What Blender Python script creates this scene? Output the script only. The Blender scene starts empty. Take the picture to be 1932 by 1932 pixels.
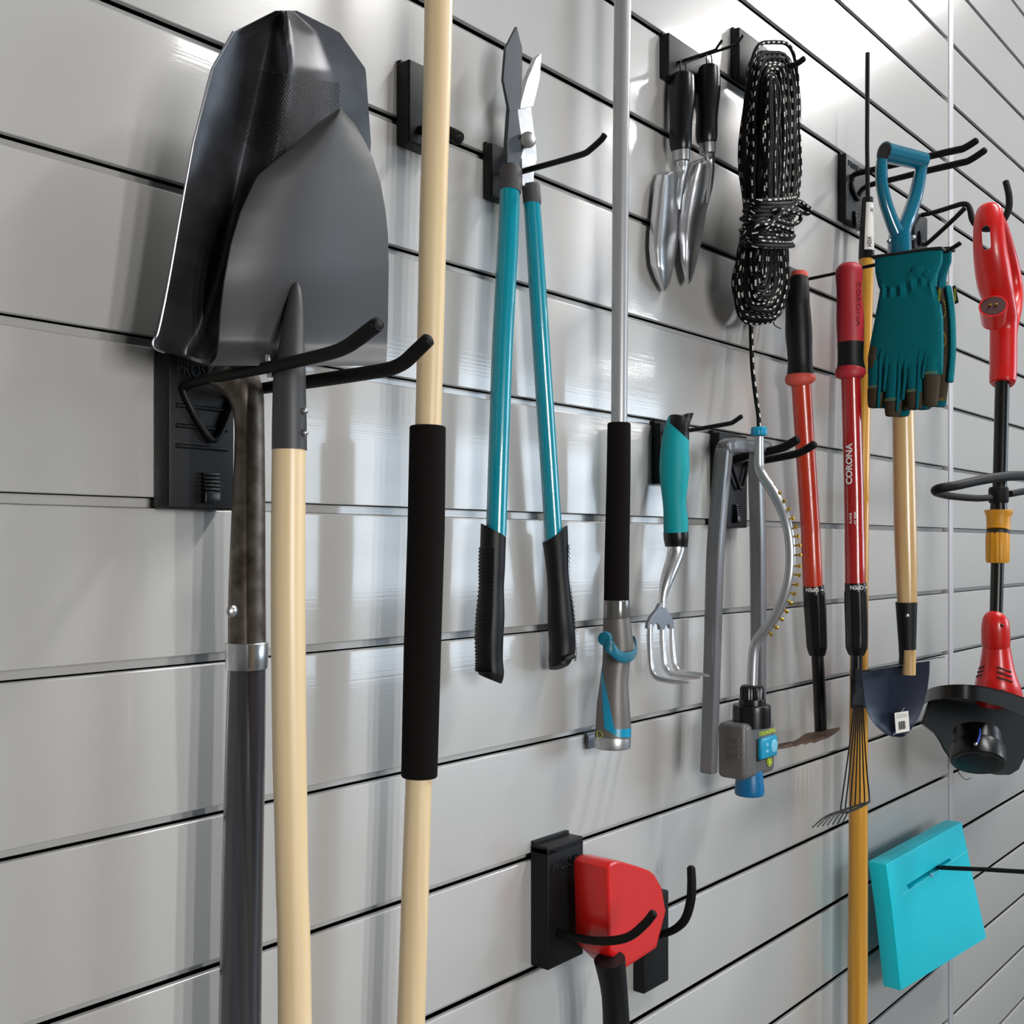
import bpy, bmesh, math, random
from mathutils import Vector, Matrix
random.seed(7)
C = bpy.context.scene.collection
V = Vector
pi = math.pi

# ------------------------------------------------------------------ camera model (1932 x 1932 frame)
FP, CX, HY, VX, PITCH = 2050.0, 966.0, 1031.5, 2711.0, 0.1524
AL = math.atan((VX - CX) / FP)
CA, SA = math.cos(AL), math.sin(AL)
CAMZ = 1.45
D = FP * PITCH / 340.0 * (SA + CX / FP * CA)
CAM = V((0, -D, CAMZ))

def ray(px, py):
    u = (px - CX) / FP; v = (HY - py) / FP
    return V((CA + u * SA, SA - u * CA, v))
class Pt:
    """a point and its distance along the view axis"""
    def __init__(s, p, f): s.p = p; s.f = f
def _at(px, py, t): return Pt(CAM + ray(px, py) * t, t)
def T(d):                                   # plane parallel to the wall, d in front of it
    return lambda px, py, dd=None: _at(px, py, (D - (d if dd is None else dd)) / ray(px, py).y)
def TX(X):                                  # plane square to the wall
    return lambda px, py, dd=None: _at(px, py, X / ray(px, py).x)
def TP(P0, e):                              # any upright plane
    n = V((e[1], -e[0], 0))
    return lambda px, py, dd=None: _at(px, py, n.dot(P0 - CAM) / n.dot(ray(px, py)))
def P(px, py, d): return T(d)(px, py).p
def rad(px, f, w): return 0.5 * w * f / FP * math.cos(math.atan((px - CX) / FP))
def view_angle(px):                         # angle (0 = +X, 90 = into the room) that faces the camera
    r = ray(px, HY); return math.atan2(r.y, -r.x)

# ------------------------------------------------------------------ materials
def lin(c):
    return tuple(((x / 255) / 12.92 if x / 255 <= .04045 else ((x / 255 + .055) / 1.055) ** 2.4) for x in c) + (1,)
MATS = {}
def mat(name, col, rough=.5, metal=0, spec=.5, coat=0, bump=None, var=None, coat_rough=.08, scale=None, aniso=0):
    if name in MATS: return MATS[name]
    m = bpy.data.materials.new(name); m.use_nodes = True; nt = m.node_tree; b = nt.nodes['Principled BSDF']
    b.inputs['Base Color'].default_value = lin(col); b.inputs['Roughness'].default_value = rough
    b.inputs['Metallic'].default_value = metal; b.inputs['Specular IOR Level'].default_value = spec
    b.inputs['Coat Weight'].default_value = coat; b.inputs['Coat Roughness'].default_value = coat_rough
    b.inputs['Anisotropic'].default_value = aniso
    tc = nt.nodes.new('ShaderNodeTexCoord'); mp = nt.nodes.new('ShaderNodeMapping')
    nt.links.new(tc.outputs['Object'], mp.inputs[0])
    if scale: mp.inputs['Scale'].default_value = scale
    if var:                                  # (second colour, noise scale)
        n = nt.nodes.new('ShaderNodeTexNoise'); n.inputs['Scale'].default_value = var[1]; n.inputs['Detail'].default_value = 5
        nt.links.new(mp.outputs[0], n.inputs[0])
        r = nt.nodes.new('ShaderNodeValToRGB')
        r.color_ramp.elements[0].position = var[2] if len(var) > 2 else .35
        r.color_ramp.elements[1].position = var[3] if len(var) > 3 else .65
        r.color_ramp.elements[0].color = lin(col); r.color_ramp.elements[1].color = lin(var[0])
        nt.links.new(n.outputs[0], r.inputs[0]); nt.links.new(r.outputs[0], b.inputs['Base Color'])
    if bump:                                 # (noise scale, strength, distance)
        n = nt.nodes.new('ShaderNodeTexNoise'); n.inputs['Scale'].default_value = bump[0]; n.inputs['Detail'].default_value = 3
        nt.links.new(mp.outputs[0], n.inputs[0])
        bp = nt.nodes.new('ShaderNodeBump'); bp.inputs['Strength'].default_value = bump[1]; bp.inputs['Distance'].default_value = bump[2]
        nt.links.new(n.outputs[0], bp.inputs['Height']); nt.links.new(bp.outputs[0], b.inputs['Normal'])
    MATS[name] = m; return m

def wall_material():
    m = mat('grey_pvc_slatwall', (172, 171, 169), .3, 0, .75, coat=.6, coat_rough=.06)
    nt = m.node_tree; b = nt.nodes['Principled BSDF']
    tc = nt.nodes['Texture Coordinate']; mp = nt.nodes.new('ShaderNodeMapping'); mp.inputs['Scale'].default_value = (1.2, 1, 420)
    nt.links.new(tc.outputs['Object'], mp.inputs[0])
    n = nt.nodes.new('ShaderNodeTexNoise'); n.inputs['Scale'].default_value = 1; n.inputs['Detail'].default_value = 4
    nt.links.new(mp.outputs[0], n.inputs[0])
    bp = nt.nodes.new('ShaderNodeBump'); bp.inputs['Strength'].default_value = .5; bp.inputs['Distance'].default_value = .0002; nt.links.new(bp.outputs[0], b.inputs['Coat Normal'])
    nt.links.new(n.outputs[0], bp.inputs['Height']); nt.links.new(bp.outputs[0], b.inputs['Normal'])
    b.inputs['Anisotropic'].default_value = .9
    cv = nt.nodes.new('ShaderNodeCombineXYZ'); cv.inputs[2].default_value = 1
    nt.links.new(cv.outputs[0], b.inputs['Tangent'])
    return m
def rope_material():
    m = mat('black_flecked_rope', (4, 4, 5), .7, spec=.15); nt = m.node_tree; b = nt.nodes['Principled BSDF']
    uv = nt.nodes.new('ShaderNodeUVMap'); sp = nt.nodes.new('ShaderNodeSeparateXYZ'); nt.links.new(uv.outputs[0], sp.inputs[0])
    def mth(op, a, bb=None):
        n = nt.nodes.new('ShaderNodeMath'); n.operation = op
        for i, x in enumerate((a, bb)):
            if x is None: continue
            if isinstance(x, (int, float)): n.inputs[i].default_value = x
            else: nt.links.new(x, n.inputs[i])
        return n.outputs[0]
    a = mth('LESS_THAN', mth('FRACT', mth('MULTIPLY', sp.outputs[0], 1 / .021)), .40)
    s = mth('GREATER_THAN', mth('FRACT', mth('MULTIPLY', sp.outputs[0], 1 / .0029)), .22)
    c = mth('LESS_THAN', mth('FRACT', mth('MULTIPLY', sp.outputs[1], 2)), .24)
    k = mth('MULTIPLY', mth('MULTIPLY', a, s), c)
    mx = nt.nodes.new('ShaderNodeMix'); mx.data_type = 'RGBA'
    nt.links.new(k, mx.inputs[0]); mx.inputs[6].default_value = lin((4, 4, 5)); mx.inputs[7].default_value = lin((225, 222, 214))
    nt.links.new(mx.outputs[2], b.inputs['Base Color'])
    w = mth('FRACT', mth('ADD', mth('MULTIPLY', sp.outputs[0], 420), mth('MULTIPLY', sp.outputs[1], 2)))
    bp = nt.nodes.new('ShaderNodeBump'); bp.inputs['Strength'].default_value = .5; bp.inputs['Distance'].default_value = .0006
    nt.links.new(w, bp.inputs['Height']); nt.links.new(bp.outputs[0], b.inputs['Normal'])
    return m
def wood_material(name, c1, c2, rough=.38, sc=40, coat=.15):
    m = mat(name, c1, rough, coat=coat, coat_rough=.2, var=(c2, 1.0, .3, .72), scale=(sc * 2.2, sc * 2.2, sc * .055))
    return m
def fabric_material(name, c1, rib=700, axis=2):
    m = mat(name, c1, .85, spec=.2); nt = m.node_tree; b = nt.nodes['Principled BSDF']
    tc = nt.nodes['Texture Coordinate']; sp = nt.nodes.new('ShaderNodeSeparateXYZ'); nt.links.new(tc.outputs['Object'], sp.inputs[0])
    s = nt.nodes.new('ShaderNodeMath'); s.operation = 'MULTIPLY'; s.inputs[1].default_value = rib * 6.283; nt.links.new(sp.outputs[axis], s.inputs[0])
    w = nt.nodes.new('ShaderNodeMath'); w.operation = 'SINE'; nt.links.new(s.outputs[0], w.inputs[0])
    bp = nt.nodes.new('ShaderNodeBump'); bp.inputs['Strength'].default_value = .5; bp.inputs['Distance'].default_value = .0006
    nt.links.new(w.outputs[0], bp.inputs['Height']); nt.links.new(bp.outputs[0], b.inputs['Normal'])
    return m

PVC = wall_material()
BLK = mat('black_moulded_plastic', (10, 11, 14), .5, spec=.3, bump=(900, .35, .0006))
BLKS = mat('black_smooth_plastic', (8, 8, 9), .3, spec=.4)
RUB = mat('black_rubber_coating', (9, 8, 8), .6, spec=.22, bump=(1100, .25, .0006))
WIRE = mat('black_painted_wire', (7, 7, 7), .45, spec=.3)
FOAM = mat('black_foam', (21, 19, 18), .95, spec=.1, bump=(900, .6, .001))
GRIP = mat('black_grip_rubber', (12, 12, 14), .46, spec=.3, bump=(1300, .2, .0005))
WOOD = wood_material('pale_ash_wood', (226, 203, 164), (213, 186, 142))
YWOOD = wood_material('yellow_varnished_wood', (214, 160, 58), (190, 130, 34), .3, 40, .4)
ASH = wood_material('varnished_ash_wood', (226, 196, 142), (186, 148, 94), .28, 28, .5)
GRAYPAINT = mat('grey_painted_steel', (57, 57, 59), .48, .15, .5, bump=(1600, .08, .0005))
DSTEEL = mat('dark_tempered_steel', (50, 50, 53), .32, .6, var=((72, 72, 76), 25, .4, .75), bump=(700, .12, .0005))
BRONZE = mat('weathered_steel_socket', (122, 114, 106), .46, .85, var=((84, 76, 68), 60), bump=(1500, .15, .0005))
STEEL = mat('bright_steel', (196, 196, 198), .3, 1)
POLISH = mat('polished_aluminium', (226, 227, 230), .3, 1)
ALU = mat('satin_aluminium', (186, 187, 190), .36, .9)
POLE = mat('silver_painted_pole', (168, 168, 170), .35, .45)
FIBRE = mat('dark_grey_fibreglass', (62, 61, 66), .22, 0, .6, coat=.4)
TEAL = mat('teal_enamel', (0, 136, 156), .22, 0, .5, coat=.6, coat_rough=.05)
COLLAR = mat('charcoal_collar', (62, 60, 62), .6, bump=(900, .2, .0006))
TANG = mat('galvanised_blade_metal', (196, 198, 202), .4, .55, var=((226, 226, 226), 60, .45, .6))
DBLADE = mat('dark_blade_metal', (70, 73, 78), .35, .8)
GREYP = mat('grey_handle_plastic', (104, 101, 98), .45, .25)
GREYC = mat('glossy_grey_collar', (98, 97, 96), .18, .3, coat=.5)
BLUEP = mat('blue_plastic', (0, 100, 150), .35)
TEALP = mat('teal_trigger_plastic', (0, 98, 122), .35)
BLUEB = mat('bright_blue_plastic', (0, 140, 178), .3)
TURQ = mat('turquoise_soft_grip', (0, 150, 158), .55, spec=.3)
CYAN = mat('turquoise_plastic', (0, 214, 234), .42)
FRAMEG = mat('grey_enamel_frame', (108, 108, 110), .3, .25, coat=.3)
MOTORG = mat('grey_motor_plastic', (98, 97, 96), .42, .2)
BRASS = mat('brass', (196, 156, 50), .3, .9)
ORANGE = mat('orange_red_enamel', (188, 54, 16), .3, coat=.4, var=((186, 40, 12), 8))
RED = mat('red_enamel', (172, 14, 16), .25, coat=.6, var=((160, 8, 12), 9))
REDGRIP = mat('red_soft_grip', (172, 34, 48), .5)
PALERED = mat('faded_red_cap', (206, 82, 68), .55)
REDP = mat('red_moulded_plastic', (198, 20, 16), .32, coat=.2)
RUST = mat('rusty_black_steel', (62, 46, 32), .6, .5, var=((120, 78, 46), 120, .5, .7))
NAVY = mat('blue_black_enamel', (24, 32, 52), .36, .3)
GLOVE = fabric_material('teal_knit_fabric', (0, 112, 122))
GLOVED = fabric_material('teal_stretch_fabric', (0, 98, 110), 500)
OLIVE = mat('olive_synthetic_leather', (66, 58, 44), .75, spec=.25, bump=(800, .2, .0006))
STITCH = mat('yellow_thread', (190, 160, 40), .8)
LIME = mat('lime_ink', (190, 205, 40), .5)
WHITE = mat('white_paper_label', (226, 224, 218), .6)
INKW = mat('white_ink', (230, 228, 226), .5)
INKB = mat('black_ink', (16, 16, 16), .5)
YEL = mat('amber_plastic', (206, 142, 14), .45)
TBLUE = mat('blue_line', (40, 70, 190), .4)
DIALC = mat('clear_blue_plastic', (120, 190, 214), .15)
DHB = mat('blue_glossy_steel', (0, 98, 124), .2, 0, .6, coat=.8, coat_rough=.03)
ROPE = rope_material()

# ------------------------------------------------------------------ mesh building
LOC = {}
class MB:
    def __init__(s): s.v = []; s.f = []; s.uv = []
    def face(s, idx, uv=None):
        s.f.append(tuple(idx)); s.uv.append(uv or [(0, 0)] * len(idx))
    def add(s, vs, fs):
        k = len(s.v); s.v += [V(x) for x in vs]
        for f in fs: s.face([i + k for i in f])
        return s
    def sweep(s, pts, rs, seg=20, ref=(1, 0, 0), sx=1, sy=1, r0=0, r1=0, closed=False, prof=None, cap=True):
        pts = [V(p) for p in pts]; rs = list(rs); n = len(pts)
        ex = [(p, r) for p, r in zip(pts, rs)]
        if not closed:
            def ends(p, q, r, k):
                d = (q - p).normalized(); out = []
                for a in (0, 20, 40, 60, 78): 
                    a = a * pi / 180; out.append((p + d * k * (1 - math.sin(a)), r - k + k * math.cos(a)))
                return out       # ordered inner -> outer
            if r0: ex = list(reversed(ends(pts[0], pts[1], rs[0], r0))) + ex[1:]
            if r1: ex = ex[:-1] + ends(pts[-1], pts[-2], rs[-1], r1)
        n = len(ex); base = len(s.v); L = 0; Ls = []; ref = V(ref); N0 = None
        for i, (p, r) in enumerate(ex):
            a = ex[i - 1][0] if i > 0 or closed else p; b = ex[(i + 1) % n][0] if i < n - 1 or closed else p
            d = (b - a)
            d = d.normalized() if d.length > 1e-9 else V((0, 0, -1))
            N = ref - d * ref.dot(d)
            if N.length < .15:
                N = (N0 - d * N0.dot(d)) if N0 is not None else d.orthogonal()
            N.normalize(); N0 = N; B = d.cross(N)
            if i: L += (p - ex[i - 1][0]).length
            Ls.append(L)
            for j in range(seg):
                t = 2 * pi * j / seg; k = r * (prof(t, i) if prof else 1)
                s.v.append(p + N * (k * math.cos(t) * sx) + B * (k * math.sin(t) * sy))
        m = n if closed else n - 1
        for i in range(m):
            i2 = (i + 1) % n; u0 = Ls[i]; u1 = Ls[i2] if i2 else L + .005
            for j in range(seg):
                j2 = (j + 1) % seg; v0 = j / seg; v1 = (j + 1) / seg
                s.face((base + i * seg + j, base + i2 * seg + j, base + i2 * seg + j2, base + i * seg + j2), [(u0, v0), (u1, v0), (u1, v1), (u0, v1)])
        if not closed and cap:
            s.face(tuple(base + j for j in range(seg))); s.face(tuple(base + (n - 1) * seg + j for j in reversed(range(seg))))
        return s
    def sw(s, m, pts, **k):                # traced sweep: (px, py, width_px[, depth])
        c = [m(q[0], q[1], q[3] if len(q) > 3 else None) for q in pts]
        return s.sweep([a.p for a in c], [rad(q[0], a.f, q[2]) for q, a in zip(pts, c)], **k)
    def grid(s, rows, thick=None):
        n, m = len(rows), len(rows[0]); k = len(s.v)
        for r in rows: s.v += [V(p) for p in r]
        for i in range(n - 1):
            for j in range(m - 1): s.face((k + i * m + j, k + i * m + j + 1, k + (i + 1) * m + j + 1, k + (i + 1) * m + j))
        if thick is not None:
            t = V(thick); k2 = len(s.v)
            for r in rows: s.v += [V(p) + t for p in r]
            for i in range(n - 1):
                for j in range(m - 1): s.face((k2 + i * m + j, k2 + (i + 1) * m + j, k2 + (i + 1) * m + j + 1, k2 + i * m + j + 1))
            rim = [j for j in range(m)] + [i * m + m - 1 for i in range(1, n)] + [(n - 1) * m + j for j in range(m - 2, -1, -1)] + [i * m for i in range(n - 2, 0, -1)]
            for a, b in zip(rim, rim[1:] + rim[:1]): s.face((k + a, k2 + a, k2 + b, k + b))
        return s
    def prism(s, out, ext):
        n = len(out); k = len(s.v); e = V(ext)
        s.v += [V(p) for p in out] + [V(p) + e for p in out]
        s.face(tuple(range(k, k + n))); s.face(tuple(reversed(range(k + n, k + 2 * n))))
        for i in range(n): j = (i + 1) % n; s.face((k + i, k + n + i, k + n + j, k + j))
        return s
    def box(s, c, ax, bevel=0, seg=3):
        bm = bmesh.new(); bmesh.ops.create_cube(bm, size=2)
        for v in bm.verts: v.co = V((v.co.x * ax[0].length, v.co.y * ax[1].length, v.co.z * ax[2].length))
        if bevel: bmesh.ops.bevel(bm, geom=list(bm.edges), offset=bevel, segments=seg, profile=.5, affect='EDGES')
        M = Matrix([a.normalized() for a in ax]).transposed(); bm.verts.index_update()
        s.add([M @ v.co + V(c) for v in bm.verts], [[v.index for v in f.verts] for f in bm.faces]); bm.free()
        return s
    def abox(s, lo, hi, bevel=0, seg=3):
        lo, hi = V(lo), V(hi); h = (hi - lo) / 2
        return s.box((lo + hi) / 2, (V((h.x, 0, 0)), V((0, h.y, 0)), V((0, 0, h.z))), bevel, seg)
    def ball(s, c, r, n=10, sq=(1, 1, 1)):
        bm = bmesh.new(); bmesh.ops.create_uvsphere(bm, u_segments=n + 4, v_segments=n, radius=r); bm.verts.index_update()
        s.add([V((v.co.x * sq[0], v.co.y * sq[1], v.co.z * sq[2])) + V(c) for v in bm.verts], [[v.index for v in f.verts] for f in bm.faces]); bm.free()
        return s
    def patch(s, pts, rs, a0, a1, n=10, ref=(1, 0, 0), lift=.0004, sx=1, sy=1, ripple=None):
        """a skin over part of a sweep, between the angles a0(i) and a1(i)"""
        rows = []
        for i, (p, r) in enumerate(zip(pts, rs)):
            d = (pts[min(i + 1, len(pts) - 1)] - pts[max(i - 1, 0)]).normalized(); N = V(ref) - d * V(ref).dot(d); N.normalize(); B = d.cross(N)
            k = r + lift + (ripple(i) if ripple else 0); row = []
            for j in range(n + 1):
                t = a0(i) + (a1(i) - a0(i)) * j / n
                row.append(p + N * (k * math.cos(t) * sx) + B * (k * math.sin(t) * sy))
            rows.append(row)
        return s.grid(rows)
    def build(s, name, m, parent=None, sharp=38, flip=True):
        off = LOC.get(parent.name, V()) if parent else V()
        me = bpy.data.meshes.new(name); me.from_pydata([v - off for v in s.v], [], s.f)
        uv = me.uv_layers.new(name='UVMap'); flat = [x for f in s.uv for c in f for x in c]
        uv.data.foreach_set('uv', flat)
        bm = bmesh.new(); bm.from_mesh(me)
        if flip: bmesh.ops.recalc_face_normals(bm, faces=bm.faces)
        bm.to_mesh(me); bm.free()
        me.polygons.foreach_set('use_smooth', [True] * len(me.polygons)); me.set_sharp_from_angle(angle=math.radians(sharp))
        me.materials.append(m)
        o = bpy.data.objects.new(name, me); C.objects.link(o)
        if parent: o.parent = parent; LOC[o.name] = off
        else: LOC[o.name] = V()
        return o
def smooth(pts, n=6):                      # Catmull-Rom through traced tuples
    out = []; m = len(pts)
    for i in range(m - 1):
        p0, p1, p2, p3 = pts[max(i - 1, 0)], pts[i], pts[i + 1], pts[min(i + 2, m - 1)]
        for k in range(n):
            t = k / n
            out.append(tuple(.5 * (2 * b + (c - a) * t + (2 * a - 5 * b + 4 * c - d) * t * t + (3 * b - a - 3 * c + d) * t ** 3) for a, b, c, d in zip(p0, p1, p2, p3)))
    out.append(tuple(pts[-1])); return out
def centre(m, pts):
    c = [m(q[0], q[1], q[3] if len(q) > 3 else None) for q in pts]
    return [a.p for a in c], [rad(q[0], a.f, q[2]) for q, a in zip(pts, c)]
def cut(o, mb):                            # take a shape out of a finished mesh
    k = mb.build('cutter', BLK); k.location = LOC.get(o.name, V()) * -1
    md = o.modifiers.new('cut', 'BOOLEAN'); md.operation = 'DIFFERENCE'; md.object = k; md.solver = 'EXACT'
    bpy.context.view_layer.update()
    par = o.parent; o.parent = None; bpy.context.view_layer.update()
    me = bpy.data.meshes.new_from_object(o.evaluated_get(bpy.context.evaluated_depsgraph_get()))
    o.modifiers.remove(md); o.data = me; o.parent = par
    me.set_sharp_from_angle(angle=math.radians(38)); bpy.data.objects.remove(k)
def thing(name, label, cat, at, group=None):
    o = bpy.data.objects.new(name, None); C.objects.link(o); o.location = V(at); LOC[o.name] = V(at)
    o.empty_display_size = .03
    o['label'] = label; o['category'] = cat
    if group: o['group'] = group
    return o
def structure(o): o['kind'] = 'structure'; return o
_txt = {}
def glyphs(s, ext=.02, fat=0.0):
    if (s, ext, fat) not in _txt:
        cu = bpy.data.curves.new('t', 'FONT'); cu.body = s; cu.size = 1; cu.extrude = ext; cu.offset = fat; cu.align_x = 'CENTER'; cu.align_y = 'CENTER'; cu.resolution_u = 3
        o = bpy.data.objects.new('t', cu); C.objects.link(o); bpy.context.view_layer.update()
        me = bpy.data.meshes.new_from_object(o.evaluated_get(bpy.context.evaluated_depsgraph_get()))
        _txt[(s, ext, fat)] = ([v.co.copy() for v in me.vertices], [tuple(p.vertices) for p in me.polygons])
        bpy.data.objects.remove(o); bpy.data.curves.remove(cu); bpy.data.meshes.remove(me)
    return _txt[(s, ext, fat)]
def lettering(s, c, right, up, w, h=None, parent=None, m=INKW, ext=.02, fat=0.0, bend=None, name='lettering'):
    """flat text centred on c (right/up unit vectors); bend = radius of the cylinder the text lies on"""
    vs, fs = glyphs(s, ext, fat); x0 = min(v.x for v in vs); x1 = max(v.x for v in vs); y0 = min(v.y for v in vs); y1 = max(v.y for v in vs)
    k = w / (x1 - x0); ky = k if h is None else h / (y1 - y0); right, up = V(right).normalized(), V(up).normalized(); n = right.cross(up)
    out = []
    for v in vs:
        x = (v.x - (x0 + x1) / 2) * k; y = (v.y - (y0 + y1) / 2) * ky; z = v.z * k
        if bend:                            # bend round the axis along 'up' (x) or along 'right' (y)
            ax, R = bend
            if ax == 'x': a = x / R; p = V(c) + right * ((R + z) * math.sin(a)) + n * ((R + z) * math.cos(a) - R) + up * y
            else: a = y / R; p = V(c) + up * ((R + z) * math.sin(a)) + n * ((R + z) * math.cos(a) - R) + right * x
        else: p = V(c) + right * x + up * y + n * z
        out.append(p)
    return MB().add(out, fs).build(name, m, parent, sharp=30)

# ------------------------------------------------------------------ the wall: two runs of slat panels and the strip between
ZB = P(0, 950, 0).z                        # top edge of one slat
GAP = .0103
XS = P(1789, 1000, 0).x; XT0 = P(1790.5, 1000, 0).x; XT1 = P(1798, 1000, 0).x
def slat_run(mb, x0, x1, z0, z1):
    prof = [(0, z1 - .0022)] + [(.0022 * (1 - math.sin(a)), z1 - .0022 + .0022 * math.cos(a)) for a in (1.1, .7, .35, 0)] + [(.006, z1), (.006, z1 - .004)]
    lo = [(.0065, z0 + .004), (.0065, z0), (.0007, z0), (0, z0 + .0007)]
    pr = lo + prof; k = len(mb.v)
    for x in (x0, x1): mb.v += [V((x, y, z)) for y, z in pr]
    n = len(pr)
    for i in range(n - 1): mb.face((k + i, k + i + 1, k + n + i + 1, k + n + i))
    for a in (0, n): mb.face(tuple(k + a + i for i in range(n)))
    # recessed strip behind the slot above this slat
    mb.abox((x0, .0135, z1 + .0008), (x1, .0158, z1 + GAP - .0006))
    return mb
mb = MB(); k0 = int(-ZB / PITCH) - 1
for k in range(-9, 17):
    z1 = ZB + k * PITCH; z0 = z1 - PITCH + GAP
    if z1 < .05: continue
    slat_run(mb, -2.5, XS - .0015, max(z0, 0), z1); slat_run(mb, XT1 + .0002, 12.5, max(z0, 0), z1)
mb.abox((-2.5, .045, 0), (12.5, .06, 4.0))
wb = structure(mb.build('wall_back', PVC)); wb.data.materials.append(mat('slot_shade_backing', (18, 18, 18), .9, spec=.1))  # second material paints the shade behind the slots nearly black
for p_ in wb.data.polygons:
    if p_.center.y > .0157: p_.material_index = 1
structure(MB().abox((XT0, -.0012, .0), (XT1, .02, 4.0), .0006).build('trim_1', mat('grey_joint_strip', (186, 186, 190), .3, spec=.6)))

# the rest of the garage
PAINT = mat('grey_wall_paint', (158, 157, 155), .7, bump=(300, .05, .001))
CONC = mat('grey_epoxy_floor', (84, 84, 84), .4, var=((98, 98, 96), 6))
RX0, RX1, RY, RZ = -2.5, 12.5, -6.0, 4.0
structure(MB().abox((RX0 - .1, RY - .1, -.1), (RX1 + .1, .06, 0)).build('floor', CONC))
structure(MB().abox((RX0 - .1, RY - .1, RZ), (RX1 + .1, .06, RZ + .1)).build('ceiling', PAINT))
structure(MB().abox((RX0 - .1, RY - .1, 0), (RX0, .03, RZ)).build('wall_left', PAINT))
structure(MB().abox((RX1, RY - .1, 0), (RX1 + .1, .03, RZ)).build('wall_right', PAINT))
WX0, WX1, WZ0, WZ1 = 5.4, 11.4, 1.45, 3.5
mb = MB(); mb.abox((RX0, RY - .1, 0), (WX0, RY, RZ)).abox((WX1, RY - .1, 0), (RX1, RY, RZ)).abox((WX0, RY - .1, 0), (WX1, RY, WZ0)).abox((WX0, RY - .1, WZ1), (WX1, RY, RZ))
structure(mb.build('wall_front', PAINT))
mb = MB()
for i in range(5):
    x = WX0 + (WX1 - WX0) * i / 4; mb.abox((x - .05, RY - .06, WZ0), (x + .05, RY + .01, WZ1))
for z in (WZ0, (WZ0 + WZ1) / 2, WZ1): mb.abox((WX0, RY - .06, z - .04), (WX1, RY + .01, z + .04))
structure(mb.build('window_1', PAINT))

# ------------------------------------------------------------------ slatwall hooks
UP = V((0, 0, 1)); RIGHT = V((1, 0, 0)); OUT = V((0, -1, 0))
def plate_part(root, xl, xr, yt, yb, dep=.022, ribs=False, tab=None, text=None):
    """moulded back plate: front corners traced, hooked into the slot above"""
    a = P(xl, yt, dep); b = P(xr, yb, dep)
    lo = V((min(a.x, b.x), -dep, min(a.z, b.z))); hi = V((max(a.x, b.x), -.0002, a.z))
    mb = MB().abox(lo, hi, .0022)
    mb.abox((lo.x + .001, -.006, hi.z - .004), (hi.x - .001, .004, hi.z + .004), .001)   # lip that reaches into the slot
    o = mb.build('back_plate', BLK, root); W = hi.x - lo.x; H = hi.z - lo.z
    if ribs:
        for j in range(3):
            z = hi.z - H * (.36 + .125 * j)
            MB().sweep([V((lo.x + W * .10, -dep, z)), V((hi.x - W * .10, -dep, z))], [.0022] * 2, seg=10, ref=(0, 0, 1), r0=.0018, r1=.0018).build('rib', BLK, o)
    if text:
        lettering('PROSLAT', V((lo.x + W * .5, -dep - .0004, hi.z - H * text)), RIGHT, UP, W * .78, H * .085 if H > .06 else .008, root, mat('glossy_black_emboss', (40, 43, 48), .25), .06, .01, name='embossed_lettering')
    if tab:
        c = P(tab[0], tab[1], dep + .004); h = tab[2]; w = tab[3]
        mb = MB().abox((c.x - w / 2, -dep - .008, c.z - h * .5), (c.x + w / 2, -dep + .001, c.z - h * .1), .0015)
        for i in range(5):
            z = c.z - h * .08 + i * h * .13; mb.abox((c.x - w / 2, -dep - .008 + i * .0006, z), (c.x + w / 2, -dep + .001, z + h * .10), .001)
        mb.build('lock_tab', BLKS, root)
    return o
def prong(root, pts, d0=.02, m=RUB, name='prong', brace=None, seg=14):
    """rod traced in the picture, square to the wall; starts at depth d0"""
    X = P(pts[0][0], pts[0][1], d0).x
    ps = smooth(pts, 5); mp = TX(X)
    c, r = centre(mp, ps)
    return MB().sweep(c, r, seg=seg, ref=(1, 0, 0), r1=r[-1] * .8).build(name, m, root)
def vwire(root, pts, m=WIRE):
    return MB().sw(T(.03), smooth(pts, 6), seg=10).build('v_brace', m, root)

h = thing('tool_hook', 'large black double-prong wall hook under the two shovel blades', 'hook', P(380, 963, .0))
plate_part(h, 318, 442, 652, 963, .026, ribs=True, tab=(398, 922, .028, .018), text=.13)
prong(h, [(346, 738, 19), (352, 728, 19), (375, 719, 19.5), (440, 706, 21), (530, 688, 24), (620, 667, 26), (652, 655, 28), (675, 640, 29), (697, 623, 29.5), (716, 609, 29)], .028)
prong(h, [(440, 748, 18), (450, 741, 19), (500, 732, 22), (585, 720, 26), (690, 704, 27), (735, 696, 27.5), (762, 684, 28), (785, 663, 28), (812, 637, 27)], .028)
vwire(h, [(346, 736, 13, .03), (352, 752, 13, .03), (372, 792, 13, .03), (393, 824, 13, .03), (402, 830, 13, .03), (412, 824, 13, .03), (428, 790, 13, .03), (441, 752, 13, .03)])

# ------------------------------------------------------------------ shovels on the big hook
def blade(mb, left, right, y0, y1, n, m, dfun, thick=.0018, lift=0):
    def lerp(tab, y):
        for (x0, a), (x1, b) in zip(tab, tab[1:]):
            if a <= y <= b: return x0 + (x1 - x0) * (y - a) / max(b - a, 1e-6)
        return tab[0][0] if y < tab[0][1] else tab[-1][0]
    rows = []
    for i in range(n + 1):
        y = y0 + (y1 - y0) * i / n; xl = lerp(left, y); xr = lerp(right, y)
        rows.append([P(xl + (xr - xl) * j / m, y - lift * (1 - sst(j / m / .4)) * (i / n) ** 6, dfun(j / m, i / n)) for j in range(m + 1)])
    return mb.grid(rows, (0, thick, 0))
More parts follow.
